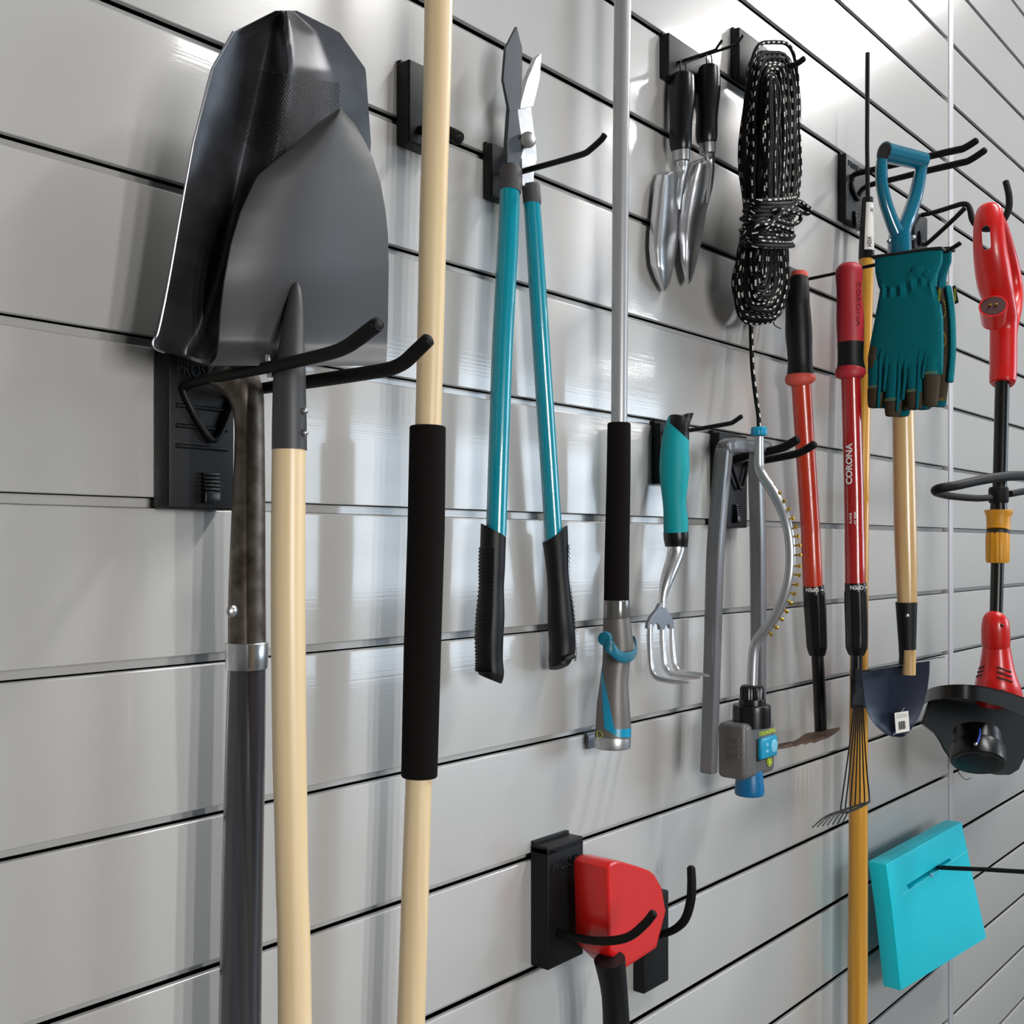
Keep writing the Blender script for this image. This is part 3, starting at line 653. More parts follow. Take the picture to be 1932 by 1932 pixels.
a = P(1405, 1368, .118); b = P(1464, 1455, .118); q = TX(a.x)(1352, 1400).p
motor = MB().abox((a.x, -.118, b.z), (b.x, q.y, a.z), .009, 5).build('motor_housing', MOTORG, s)
yl = lambda px, py: TX(a.x - .0002)(px, py).p
for py in (1398, 1413, 1428):
    p1, p2 = yl(1372, py - 1), yl(1394, py); MB().sweep([p1, p1 * .2 + p2 * .8, p2], [.0016, .0024, .0034], seg=12, ref=(0, 0, 1), sx=1, sy=.6, r1=.002).build('housing_bump', MOTORG, motor)
fz = .1195
p1 = P(1430, 1394, fz); p2 = P(1461, 1424, fz)
MB().abox((p1.x, -fz - .006, p2.z), (p2.x, -fz + .004, p1.z), .003).build('range_dial', BLUEB, s)
MB().abox((p1.x - .002, -fz - .0005, p2.z - .003), (p2.x - .004, -fz + .002, p1.z - .001), .001).build('dial_recess', INKB, s)
for k in (0, 1):
    qz = P(1441, 1404 + 12 * k, fz); MB().abox((qz.x - .004, -fz - .0063, qz.z - .0022), (qz.x + .004, -fz - .0055, qz.z + .0022)).build('dial_mark', DIALC, s)
qd = P(1459, 1407, fz + .004); MB().sweep([qd + V((0, .006, 0)), qd - V((0, .003, 0))], [.011, .011], seg=24, ref=(1, 0, 0), r1=.002).build('dial_tab', DIALC, s)
lettering('YARDWORKS', P(1448, 1381, fz - .0012), -RIGHT, -UP, .056, .0068, s, LIME, .02, .02)
q = P(1452, 1436, fz)
MB().sweep([q + V((.0075 * math.cos(t), 0, .0075 * math.sin(t))) for t in [2 * pi * k / 24 for k in range(24)]], [.0008] * 24, seg=6, closed=True, ref=(0, -1, 0)).build('lime_emblem', LIME, s)
MB().abox((q.x - .004, -fz - .0006, q.z - .0045), (q.x + .004, -fz + .0006, q.z + .0045), .0004).build('lime_emblem', LIME, s)
MB().sw(mx_, [(1414, 1453, 50), (1414, 1470, 53), (1414, 1490, 57), (1414, 1500, 56)], seg=32, r1=.003).build('hose_connector', BLUEP, s)

# ------------------------------------------------------------------ long single hook, the two red tools
h = thing('long_hook', 'long thin black prong the two red-handled tools and the gloves hang on', 'hook', P(1500, 580, 0))
plate_part(h, 1487, 1520, 500, 580, .014)
XH = P(1508, 530, .014).x
prong(h, [(1508, 530, 6.5), (1540, 523.5, 6.5), (1580, 515, 6.5), (1650, 500, 7), (1720, 486, 8), (1785, 473.5, 9), (1792, 471, 9), (1814, 457.5, 9.5)], .014, WIRE)
def openband(root, m, x, y0, y1, w, ang):
    MB().sw(m, [(x, y0, w), (x + .5, y1, w)], seg=26, r0=.001).build('lock_band', BLKS, root)
    p = m(x, (y0 + y1) / 2); R = rad(x, p.f, w); a = view_angle(x) + ang; n = V((math.cos(a), -math.sin(a), 0)); e = n.cross(UP)
    lettering('OPEN', p.p + n * (R + .0006), e, -UP, .024, .0075, root, INKW, .02, .02, bend=('x', R + .0004))
    a2 = a - 1.0; n = V((math.cos(a2), -math.sin(a2), 0)); e = n.cross(UP)
    MB().box(p.p + n * (R + .0004), (e * .004, n * .0005, UP * .0009)).build('arrow_mark', INKW, root)
ribs8 = lambda t, i: 1 + .03 * math.cos(8 * t)
s = thing('red_extendable_hoe', 'orange-red extendable hand tool with black grip and rusty hoe head', 'hand hoe', P(1540, 1410, .05))
m = T(.05)
MB().sw(m, smooth([(1508, 512, 26), (1508, 516, 32), (1508.5, 526, 34), (1509, 535, 35)], 3), seg=26, r0=.004).build('end_cap', PALERED, s)
MB().sw(m, smooth([(1508, 524, 35), (1506.5, 545, 41), (1505, 575, 46), (1506, 600, 49), (1507, 630, 51), (1508.5, 660, 48), (1509.5, 685, 47), (1510, 703, 51), (1510, 710, 52)], 6), seg=28).build('grip', GRIP, s)
MB().sw(m, smooth([(1510, 708, 55), (1510, 715, 59), (1510.5, 721, 55), (1511, 726, 42)], 3), seg=28).build('grip_flange', PALERED, s)
MB().sw(m, [(1511, 720, 38), (1529, 1000, 37.5), (1529.3, 1017, 37.5), (1529.4, 1019, 38.5), (1533.5, 1105, 38.5)], seg=26).build('tube', ORANGE, s)
openband(s, m, 1534.5, 1104, 1121, 41, .1)
MB().sw(m, smooth([(1536, 1119, 42), (1538, 1150, 43), (1540, 1190, 41), (1541, 1215, 40), (1541.5, 1224, 38), (1542, 1236, 31)], 4), seg=48, prof=ribs8).build('lock_collar', BLKS, s)
MB().sw(m, [(1542, 1230, 24), (1546, 1310, 24), (1549, 1392, 24)], seg=20).build('shaft', BLKS, s)
o = [(1522, 1388, .04), (1586, 1376, .07), (1576, 1384, .09), (1563, 1392, .10), (1545, 1398, .10), (1538, 1402, .105), (1528, 1401, .10), (1520, 1405, .105), (1511, 1404, .10), (1502, 1409, .105), (1494, 1407, .10), (1482, 1412, .10), (1467, 1414, .10), (1467, 1409, .095), (1486, 1405, .085), (1500, 1402, .07), (1508, 1398, .06)]
MB().prism([P(*q) for q in o], (0, .002, .004)).build('hoe_head', RUST, s)
MB().ball(P(1556, 1383, .06), .006).build('weld', RUST, s)

s = thing('red_extendable_rake', 'red extendable hand rake with red and black grip and wire tines', 'hand rake', P(1615, 1560, .14))
m = T(.14)
gpts = smooth([(1602, 497, 30), (1602, 504, 46), (1602, 515, 52), (1602, 545, 48), (1603, 575, 50), (1604, 607, 53), (1604.5, 641, 51), (1604.5, 675, 49), (1605, 690, 52), (1605.5, 700, 56)], 6)
c, r = centre(m, gpts); k = next(i for i in range(len(gpts)) if gpts[i][1] > 641)
MB().sweep(c[:k + 1], r[:k + 1], seg=28, ref=(1, 0, 0), r0=.006).build('grip', REDGRIP, s)
MB().sweep(c[k:], [x + .0002 for x in r[k:]], seg=28, ref=(1, 0, 0)).build('lower_grip', GRIP, s)
MB().sw(m, smooth([(1605, 698, 57), (1604.5, 705, 59.5), (1605, 711, 52), (1605, 715, 40)], 3), seg=28).build('grip_flange', REDGRIP, s)
p = P(1603, 578, .14); a = view_angle(1604) - .72; n = V((math.cos(a), -math.sin(a), 0))
lettering('CORONA', p + n * (rad(1603, T(.14)(1603, 578).f, 50.5) + .0002), -UP, UP.cross(n), .078, .0085, s, mat('dark_red_ink', (110, 12, 24), .5), .02, .0)
MB().sw(m, [(1605, 710, 37.5), (1611, 926, 38.5), (1612.3, 1007, 38.5), (1612.4, 1009, 39.5), (1613.5, 1100, 39.5)], seg=28).build('tube', RED, s)
p = P(1608.5, 876, .14); R = rad(1608, T(.14)(1608, 876).f, 38.4); a = view_angle(1608) + .35; n = V((math.cos(a), -math.sin(a), 0))
lettering('CORONA', p + n * (R + .0005), UP, n.cross(UP), .072, .0115, s, INKW, .01, .03, bend=('y', R))
p = P(1611.5, 978, .14); lettering('RAKE', p + n * (R + .0005), UP, n.cross(UP), .018, .0042, s, INKW, .01, .02, bend=('y', R))
a = view_angle(1608) - .1; n = V((math.cos(a), -math.sin(a), 0)); lettering('GT 3090', p + n * (R + .0005), UP, n.cross(UP), .022, .0038, s, INKW, .01, .02, bend=('y', R))
openband(s, m, 1614, 1099, 1117, 42, -.15)
MB().sw(m, smooth([(1614, 1115, 44), (1615, 1150, 44.5), (1616, 1190, 44), (1616, 1215, 43), (1616, 1224, 41), (1616, 1236, 30)], 4), seg=48, prof=ribs8).build('lock_collar', BLKS, s)
MB().sw(m, [(1616.5, 1232, 22), (1616.5, 1275, 21)], seg=18).build('shaft', BLKS, s)
rows = []
for i in range(9):
    f_ = i / 8; y = 1262 + 74 * f_; w = 17 + 8 * f_; cx_ = 1616.5 + 4.5 * f_
    rows.append([P(cx_ - w / 2, y, .147 - .0 * f_), P(cx_ - w / 2 + w * .3, y, .155 - .008 * f_), P(cx_ + w / 2, y, .147)])
MB().grid(rows, (0, .003, 0)).build('rake_plate', BLKS, s)
for i in range(7):
    f_ = i / 6; x0 = 1611 + 17 * f_; xb, yb = 1587 + 53 * f_, 1531 - 18 * f_; xt, yt = 1533 + 57 * f_, 1561 - 9 * f_
    q = smooth([(x0, 1330, 3, .149), (x0 + (xb - x0) * .2, 1380, 3, .15), (x0 + (xb - x0) * .62, 1455, 3, .153), (xb, yb - 12, 3, .155), (xb - 2, yb, 3, .157), (xb - 18, yb + 4, 3, .162), (xb - 36, yb + 14, 3, .167), (xt, yt, 2.6, .172)], 5)
    MB().sw(m, q, seg=8).build('rake_tine', WIRE, s)
MB().sw(m, smooth([(1585, 1533, 4.5, .156), (1600, 1532, 5, .156), (1615, 1526, 5, .156), (1632, 1518, 4.5, .156), (1641, 1512, 4, .156)], 4), seg=8).build('tine_bar', WIRE, s)

# ------------------------------------------------------------------ yellow pole with black ferrule
s = thing('yellow_pole_tool', 'tall yellow wooden-handled tool with black ferrule and white sticker, behind the red rake', 'tool handle', P(1620, 1600, .06))
m = T(.06)
MB().sw(m, [(1637, 100, 9), (1636, 270, 8.5), (1637.5, 380, 9)], seg=14).build('shank', WIRE, s)
fp = smooth([(1637.5, 373, 20), (1637, 385, 22), (1636, 420, 25), (1635, 455, 29), (1634.3, 490, 30.5)], 8)
c, r = centre(m, fp); MB().sweep(c, r, seg=26, ref=(1, 0, 0), r0=.002).build('ferrule', BLKS, s)
k = [i for i in range(len(fp)) if 385 <= fp[i][1] <= 476]; va = view_angle(1636)
st = MB().patch([c[i] for i in k], [r[i] for i in k], lambda i: va + .25, lambda i: va - 1.25, 10).build('sticker', WHITE, s)
i = k[-4]; a = va - .35; n = V((math.cos(a), -math.sin(a), 0)); lettering('HDX', c[i] + n * (r[i] + .0022), UP, n.cross(UP), .020, .0085, st, INKB, .01, .02, bend=('y', r[i]))
for j in range(6):
    i = k[3 + j // 1]; MB().box(c[k[2]] + UP * (-.004 - j * .0028) + V((math.cos(va - .7), -math.sin(va - .7), 0)) * (r[k[2]] + .0009), (V((math.sin(va - .7), math.cos(va - .7), 0)) * .003, V((math.cos(va - .7), -math.sin(va - .7), 0)) * .0003, UP * (.0004 + .0003 * (j % 3)))).build('barcode_line', INKB, st)
MB().sw(m, smooth([(1634.3, 488, 29), (1631, 620, 29.5), (1627, 772, 31), (1623, 1000, 33), (1620.5, 1250, 35), (1619.5, 1450, 36), (1619, 1662, 37), (1618, 1850, 38), (1617, 2050, 38)], 5), seg=26).build('handle', YWOOD, s)

# ------------------------------------------------------------------ D-handle shovel and its hook
h = thing('d_handle_hook', 'black double-prong hook with square plate behind the blue D-grip', 'hook', P(1600, 435, 0))
plate_part(h, 1596, 1634, 288, 434, .018, tab=(1616, 417, .034, .02), text=.13)
prong(h, [(1606, 344, 10.5), (1609, 333, 10.5), (1618, 327, 11), (1650, 319.5, 11.5), (1700, 308, 12.5), (1770, 291, 14), (1806, 283, 14.5), (1820, 279, 14.5), (1846, 263, 14.5)], .018)
prong(h, [(1619, 372, 9), (1626, 358, 9.5), (1645, 348, 10.5), (1690, 337, 11.5), (1750, 322, 13), (1810, 308, 14), (1830, 302, 14), (1862, 281, 14)], .02)
vwire(h, [(1606, 344, 8, .02), (1610, 360, 8, .022), (1617, 374, 8, .022), (1620, 376, 8, .022), (1622, 368, 7, .022)])
s = thing('d_grip_shovel', 'small shovel with blue D-grip, ash shaft and blue-black blade with a price tag', 'shovel', P(1705, 1400, .2))
P0 = P(1700, 900, .19); E_ = V((.91, -.42, 0)); m = TP(P0, E_); NE = V((-E_.y, E_.x, 0)) * -1   # towards the camera
cr = [m(1668, 287).p, m(1742, 304.5).p]
cm = MB().sweep([cr[0], cr[0] * .85 + cr[1] * .15, cr[1]], [.0185, .0175, .016], seg=28, ref=(0, 0, 1)).build('crossbar', DHB, s)
dirc = (cr[1] - cr[0]).normalized()
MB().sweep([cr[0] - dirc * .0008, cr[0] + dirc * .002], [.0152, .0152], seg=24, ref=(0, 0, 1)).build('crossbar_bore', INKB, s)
MB().sw(m, smooth([(1664, 303, 26), (1663, 322, 29), (1664, 348, 29), (1671, 383, 31), (1683, 418, 33), (1694, 445, 36), (1697, 470, 40)], 6), seg=24, ref=(1, 0, 0), sx=1, sy=.8).build('grip_arm', DHB, s)
MB().sw(m, smooth([(1740, 303, 24), (1738, 320, 28), (1733, 345, 31), (1726, 375, 33), (1716, 405, 34), (1706, 432, 35), (1699, 465, 40)], 6), seg=24, ref=(1, 0, 0), sx=1, sy=.8).build('grip_arm', DHB, s)
MB().sw(m, smooth([(1698, 440, 42), (1697, 460, 45), (1697.5, 490, 46), (1699, 540, 46)], 4), seg=26).build('grip_socket', DHB, s)
for x, y in ((1720, 449), (1674, 456)): MB().ball(m(x, y).p + NE * .004, .0042).build('rivet', STEEL, s)
MB().sw(m, smooth([(1698, 530, 38), (1701, 650, 40), (1704, 791, 41.5), (1706, 900, 43), (1708, 1000, 43.5), (1710, 1070, 42), (1711.5, 1137, 38), (1713, 1200, 31), (1714.5, 1240, 27.5), (1714.5, 1273, 26.5)], 6), seg=28).build('shaft', ASH, s)
sp = smooth([(1710, 1136, 42), (1711, 1180, 37.5), (1712, 1225, 33)], 6); c, r = centre(m, sp); va = view_angle(1711)
MB().sweep(c, r, seg=28, ref=(1, 0, 0), cap=False).build('lower_socket', BLK, s)
sp2 = smooth([(1712, 1223, 33), (1712, 1240, 31), (1711, 1262, 32)], 6); c2, r2 = centre(m, sp2)
MB().patch(c2, r2, lambda i: va + .35 + .25 * (i / 12), lambda i: va + 3.6, 14).build('lower_socket', BLK, s)
MB().ball(c[6] * 0 + m(1702, 1161).p + NE * .0125, .0038, sq=(1, 1, 1)).build('rivet', STEEL, s)
mB = lambda px, py, dd=None: m(px, py)
rows = []
Lb = [(1638, 1268), (1638, 1285), (1640, 1310), (1646, 1338), (1655, 1358), (1666, 1373), (1680, 1385), (1694, 1392), (1704, 1394)]; Rb = [(1767, 1249), (1766, 1275), (1763, 1300), (1756, 1330), (1748, 1352), (1739, 1369), (1728, 1384), (1718, 1392), (1710, 1394)]
for i in range(len(Lb)):
    for sub in range(4):
        if i == len(Lb) - 1 and sub: break
        j = min(i + 1, len(Lb) - 1); t = sub / 4
        a = (Lb[i][0] + (Lb[j][0] - Lb[i][0]) * t, Lb[i][1] + (Lb[j][1] - Lb[i][1]) * t); b = (Rb[i][0] + (Rb[j][0] - Rb[i][0]) * t, Rb[i][1] + (Rb[j][1] - Rb[i][1]) * t)
        row = []
        for k in range(19):
            u = k / 18; q = m(a[0] + (b[0] - a[0]) * u, a[1] + (b[1] - a[1]) * u).p; ce = abs(2 * u - 1)
            row.append(q - NE * (.016 + .014 * (1 - ce ** 1.6)))
        rows.append(row)
MB().grid(rows, NE * -.0016).build('blade', NAVY, s)
st_ = MB()
for (xa, ya), (xb, yb) in (((1637, 1268), (1702, 1258)), ((1728, 1250), (1778, 1243))):
    st_.grid([[m(xa, ya).p - NE * .016, m(xb, yb).p - NE * .02], [m(xa + 4, ya - 5).p + NE * .002, m(xb + 3, yb - 5).p + NE * .002]], (0, 0, -.002))
st_.build('foot_step', mat('worn_steel_edge', (120, 122, 128), .3, .8), s)
tg = [m(1697, 1347).p - NE * .013, m(1723, 1343).p - NE * .013, m(1726, 1381).p - NE * .013, m(1700, 1386).p - NE * .013]
tag = MB().prism([q + NE * .001 for q in tg], NE * -.0006).build('price_tag', WHITE, s)
for j in range(9):
    f_ = .25 + j * .055; a = tg[0] * (1 - f_) + tg[1] * f_; b = tg[3] * (1 - f_) + tg[2] * f_
    q1 = a * .55 + b * .45 + NE * .0014; q2 = a * .15 + b * .85 + NE * .0014; w = (tg[1] - tg[0]).normalized() * (.0004 + .0004 * (j % 3 == 0))
    MB().prism([q1 - w, q1 + w, q2 + w, q2 - w], NE * -.0004).build('barcode_line', INKB, tag)
for j in range(3):
    f_ = .10 + j * .07; a = tg[0] * (1 - f_) + tg[3] * f_; b = tg[1] * (1 - f_) + tg[2] * f_; q1 = a * .9 + b * .1 + NE * .0014; q2 = a * .12 + b * .88 + NE * .0014
    MB().prism([q1, q2, q2 - UP * .0006, q1 - UP * .0006], NE * -.0004).build('print_line', mat('grey_ink', (120, 120, 118), .6), tag)
MB().sweep([m(1711, 1336).p - NE * .006, tg[0] * .5 + tg[1] * .5 + NE * .001], [.0006, .0006], seg=6).build('tag_tie', WHITE, s)

# ------------------------------------------------------------------ work gloves on the long hook
XG = XH - .016
def glove(name, label, X, shift, palm):
    s = thing(name, label, 'glove', TX(X)(1715 + shift, 780).p, 'pair of work gloves')
    mm = TX(X); S = V((-1, 0, 0))                                   # towards the viewer
    def body(mb, L, R, y0, y1, n, th, wr=None, push=0):
        def lerp(tab, y):
            for (x0, a), (x1, b) in zip(tab, tab[1:]):
                if a <= y <= b: return x0 + (x1 - x0) * (y - a) / max(b - a, 1e-6)
            return tab[-1][0] if y > tab[-1][1] else tab[0][0]
        base = len(mb.v); M = 32
        for i in range(n + 1):
            f_ = i / n; y = y0 + (y1 - y0) * f_; xl, xr = lerp(L, y) + shift, lerp(R, y) + shift
            sl = -17 * (1 - f_) if mb is cuffm else 0
            for j in range(M):
                t = 2 * pi * j / M; u = .5 - .5 * math.cos(t); x = xl + (xr - xl) * u
                yy = y + (sl * u if sl else 0)
                k = th * (abs(math.sin(t)) ** .55) * (1 if math.sin(t) > 0 else -1)
                if wr: k *= 1 + wr(u, f_)
                mb.v.append(mm(x, yy).p + S * (k + push))
        for i in range(n):
            for j in range(M): mb.face((base + i * M + j, base + i * M + (j + 1) % M, base + (i + 1) * M + (j + 1) % M, base + (i + 1) * M + j))
        mb.face([base + j for j in range(M)]); mb.face([base + n * M + j for j in reversed(range(M))])
        return mb
    cuffm = MB()
    body(cuffm, [(1651, 487), (1652, 515), (1657, 540), (1661, 548)], [(1779, 487), (1778, 505), (1770, 522), (1768, 530), (1768, 548)], 487, 548, 22, .0105, lambda u, f_: .34 * math.sin(u * 38 + 5 * f_) * max(0, f_ - .4) * 1.7)
    cuffm.build('cuff', GLOVE if not palm else GLOVED, s)
    pip = [mm(x + shift, y).p + S * .0108 for x, y in smooth([(1651, 487), (1680, 483), (1715, 478), (1750, 473), (1779, 470.5)], 4)] 
    pip += [mm(x + shift, y).p - S * .0108 for x, y in smooth([(1779, 470.5), (1750, 473), (1715, 478), (1680, 483), (1651, 487)], 4)]
    MB().sweep(pip, [.0028] * len(pip), seg=8, ref=(0, 0, 1), closed=True).build('cuff_piping', INKB, s)
    b = body(MB(), [(1661, 545), (1658, 565), (1650, 610), (1642, 650), (1640, 670), (1637, 700)], [(1769, 545), (1774, 565), (1779, 600), (1780, 650), (1779, 700)], 545, 706, 30, .0115, lambda u, f_: .34 * math.sin(u * 38 + 5) * max(0, 1 - f_ * 4) - .45 * sst((f_ - .86) / .14))
    pm = b
    fg = [((1655, 680), (1651, 770), 34, 30), ((1690, 678), (1684, 786), 36, 32), ((1726, 676), (1726, 773), 35, 31), ((1759, 672), (1756, 768), 36, 27)]
    tips = []
    for (xa, ya), (xb, yb), wa, wb in fg:
        q = smooth([(xa + shift, ya, wa), ((xa * .55 + xb * .45) + shift, ya * .55 + yb * .45, (wa + wb) / 2 + 1), ((xa * .15 + xb * .85) + shift, ya * .15 + yb * .85, wb), (xb + shift, yb, wb * .82)], 6)
        c_, r_ = centre(mm, q); pm.sweep(c_, r_, seg=20, ref=(0, -1, 0), sx=1, sy=.74, r1=.004); tips.append((c_, r_))
    pm.build('hand_shell', OLIVE if palm else GLOVE, s)
    va = 0
    for k, (c_, r_) in enumerate(tips):
        n0 = [8, 10, 9, 5][k] if not palm else 13; n1 = len(c_) - 1
        cc, rr = c_[n0:], [x * 1.04 for x in r_[n0:]]
        MB().sweep(cc, rr, seg=20, ref=(0, -1, 0), sx=1, sy=.76, r1=.004).build('fingertip_patch', GLOVED if palm else OLIVE, s)
        for w_ in (0, 1):                                          # double row of stitches
            z = cc[0] + UP * (.0015 + .0028 * w_); R = r_[n0]
            for j in range(9):
                y_ = (-1 + 2 * (j + .5) / 9) * R * .86; h_ = math.sqrt(max(0, 1 - (y_ / (R * 1.05)) ** 2)) * R * .80
                MB().box(z + V((0, -y_, 0)) + S * (h_ + .0004), (V((0, .0009, 0)), S * .0004, UP * .00035)).build('stitch', STITCH, s)
    if not palm:                                                    # ridged seams between the fingers
        for x, y0, y1 in ((1666, 660, 771), (1677, 664, 740), (1702, 664, 778), (1713, 668, 755), (1739, 658, 772), (1750, 662, 715)):
            q = smooth([(x + 3 + shift, y0, 4), (x - 1 + shift, y0 + 18, 7), (x - 2 + shift, (y0 + y1) / 2, 7.5), (x - 5 + shift, y1 - 8, 6), (x - 5 + shift, y1, 4)], 6)
            c_, r_ = centre(mm, q); MB().sweep([z + S * .0092 for z in c_], r_, seg=12, ref=(0, -1, 0)).build('finger_seam', GLOVED, s)
        MB().sweep([mm(x + shift, y).p + S * z for x, y, z in smooth([(1652, 654, .006), (1650, 668, .008), (1649, 682, .0085), (1650, 696, .007)], 5)], [.006] * 16, seg=14, ref=(0, -1, 0), sx=1.3, sy=.6, r0=.003, r1=.003).build('knuckle_patch', OLIVE, s)
        for x, y, r_ in ((1735, 512, .012), (1752, 517, .008), (1722, 520, .007)):                 # raised emblem on the cuff
            MB().ball(mm(x + shift, y).p + S * .0105, r_, 12, (.25, 1, .8)).build('cuff_emblem', GLOVE, s)
    else:
        MB().sweep([mm(x + shift, y).p + S * .002 for x, y in smooth([(1772, 540), (1779, 590), (1781, 660), (1776, 722)], 5)], [.009] * 16, seg=12, ref=(0, -1, 0), sx=.6, sy=1, r0=.004, r1=.004).build('side_panel', GLOVE, s)
        for y0, y1 in ((565, 605), (625, 660)):
            pts = smooth([(1762 + shift, y0), (1770 + shift, y0 + 8), (1771 + shift, y1 - 10), (1762 + shift, y1)], 8)
            for (x, y) in pts[::2]: MB().box(mm(x, y).p + S * .0125, (V((0, .0005, 0)), S * .0006, UP * .0013)).build('stitch', STITCH, s)
    q = [(1781 + shift, 541), (1787 + shift, 539), (1793 + shift, 571), (1786 + shift, 575)] if palm else [(1767, 541), (1773, 542), (1781, 572), (1776, 574)]
    lb = MB().prism([mm(x, y).p + S * .004 for x, y in q], S * -.0015).build('label_tab', INKB, s)
    cq = sum((mm(x, y).p for x, y in q), V()) / 4
    lettering('YARDWORKS', cq + S * .0048, -UP, V((0, -1, 0)), .022, .0036, lb, LIME, .01, .02)
    return s
glove('work_glove', 'front teal work glove showing ribbed back and olive fingertips', XG, 0, False)
glove('work_glove', 'rear work glove showing olive palm edge, half hidden behind the front teal glove', XG + .034, 17, True)

# ------------------------------------------------------------------ string trimmer and its hook
h = thing('trimmer_hook', 'black J-shaped hook with wire brace holding the red string trimmer', 'hook', P(1735, 480, 0))
plate_part(h, 1726, 1750, 396, 482, .018, tab=(1738, 450, .03, .02))
XJ = P(1738, 405, .02).x; mj = TX(XJ)
MB().sw(mj, smooth([(1738, 406, 9), (1765, 400, 9.5), (1800, 389, 10), (1815, 385, 10.5), (1826, 387, 11), (1831, 398, 12), (1834, 412, 13), (1842, 424, 13.5), (1856, 431, 14), (1872, 430, 14), (1888, 421, 14), (1899, 405, 14), (1904, 388, 14), (1903, 365, 13.5), (1897, 341, 13)], 5), seg=14, r1=.003).build('j_prong', RUB, h)
MB().sw(mj, smooth([(1737, 440, 8), (1740, 458, 8.5), (1748, 460, 8.5), (1770, 441, 9), (1800, 413, 9.5), (1821, 392, 10)], 5), seg=12).build('wire_brace', WIRE, h)
s = thing('string_trimmer', 'red electric string trimmer with amber coupling and black guard, at the right edge', 'string trimmer', P(1880, 1470, .2))
m = T(.205)
hb = MB().sw(m, smooth([(1867, 386, 20), (1866.5, 392, 38), (1866, 402, 46), (1865.5, 420, 51), (1866, 445, 54), (1868, 475, 57), (1872, 505, 60), (1877, 535, 60), (1883, 560, 56), (1890, 590, 52), (1893, 615, 47), (1893, 640, 46), (1892.5, 690, 46), (1891.5, 718, 45), (1891, 724, 38)], 6), seg=32, sy=1.15).build('handle_housing', REDP, s)
mb = MB(); q0 = m(1860, 433).p; q1 = m(1861.5, 464).p; dv = ray(1860, 448).normalized()
sl = []
for k in range(20):
    t = 2 * pi * k / 20; e = V((dv.y, -dv.x, 0)).normalized(); c_ = q0 if math.sin(t) > 0 else q1
    sl.append(c_ + e * .0082 * math.cos(t) + UP * .0085 * math.sin(t) - dv * .12)
mb.prism(sl, dv * .24); cut(hb, mb)
MB().sw(m, smooth([(1876, 392, 16, .203), (1890, 425, 22, .195), (1904, 478, 26, .186), (1913, 525, 30, .184), (1914, 570, 32, .186), (1907, 620, 28, .195), (1896, 680, 22, .204)], 5), seg=20, r0=.004, r1=.004).build('rear_handle', REDP, s)
q = m(1874, 577).p; n = (CAM - q).normalized() * .8 + UP * .6; n.normalize(); e = n.cross(UP).normalized()
qq = q + (CAM - q).normalized() * .034
MB().sweep([qq - n * .05, qq - n * .01, qq], [.024, .0275, .0285], seg=30, ref=e).build('plug_cup', REDP, s)
MB().sweep([qq - n * .004, qq + n * .0008], [.0245, .0245], seg=30, ref=e).build('cup_hollow_shade', mat('cup_shade_red', (52, 3, 3), .5), s)  # disc coloured dark for the shade inside the cup
for k in (-1, 1): MB().sweep([qq + e * .006 * k - n * .004, qq + e * .006 * k + n * .006], [.0024, .0024], seg=10, ref=e, r1=.001).build('plug_pin', BRASS, s)
for x, y in ((1899, 692), (1905, 572), (1898, 612)):
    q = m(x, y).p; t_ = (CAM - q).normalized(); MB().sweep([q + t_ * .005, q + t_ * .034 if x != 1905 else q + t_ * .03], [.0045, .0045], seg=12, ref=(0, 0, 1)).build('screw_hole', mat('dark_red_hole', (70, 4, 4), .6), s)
MB().sw(m, [(1891, 715, 28), (1887, 890, 28), (1884, 962, 27)], seg=24).build('shaft', BLKS, s)
MB().sw(m, smooth([(1868, 939, 13, .20), (1840, 940, 14, .19), (1795, 936, 15, .18), (1774, 931, 17, .185), (1765, 926, 19, .20), (1775, 921, 19, .215), (1805, 916, 19, .235), (1850, 906, 20, .25), (1895, 899, 20, .255), (1935, 898, 20, .25), (1970, 904, 18, .235), (1980, 914, 17, .22), (1955, 922, 15, .21), (1905, 932, 14, .205)], 6), seg=16, ref=(0, 0, 1)).build('loop_handle', RUB, s)
MB().sw(m, [(1884, 919, 34), (1884, 923, 39), (1884, 945, 39), (1884, 949, 36)], seg=26).build('handle_clamp', RUB, s)
MB().sw(m, [(1884, 946, 31), (1884, 965, 34)], seg=24).build('coupling_neck', BLKS, s)
yw = lambda t, i: 1
MB().sw(m, [(1884, 962, 54), (1884, 966, 55), (1883.5, 972, 49), (1883.5, 978, 46), (1883.5, 981, 46.5), (1883.5, 984, 45.5), (1883.5, 987, 46.5), (1883.5, 990, 45.5), (1883.5, 993, 46.5), (1883, 1000, 46)], seg=30, r0=.001).build('coupling_sleeve', YEL, s)
MB().sw(m, [(1883, 999, 45), (1883, 1009, 45)], seg=30).build('seal_ring', INKB, s)
MB().sw(m, [(1883, 1008, 45), (1882.5, 1012, 47), (1882, 1056, 46), (1882, 1062, 42)], seg=80, prof=lambda t, i: 1 - (.07 if (t * 14 / (2 * pi)) % 1 < .2 and i in (1, 2) else 0)).build('coupling_nut', YEL, s)
MB().sw(m, [(1882, 1058, 26), (1879, 1170, 25)], seg=24).build('lower_tube', BLKS, s)
mo = smooth([(1879, 1164, 40), (1878, 1170, 50), (1878, 1185, 55), (1879, 1212, 55.5), (1879.5, 1216, 53), (1880, 1235, 58), (1880.5, 1262, 68), (1881, 1292, 86), (1884, 1318, 94)], 24)
c, r = centre(m, mo); MB().sweep(c, r, seg=32, ref=(1, 0, 0)).build('motor_housing', REDP, s)
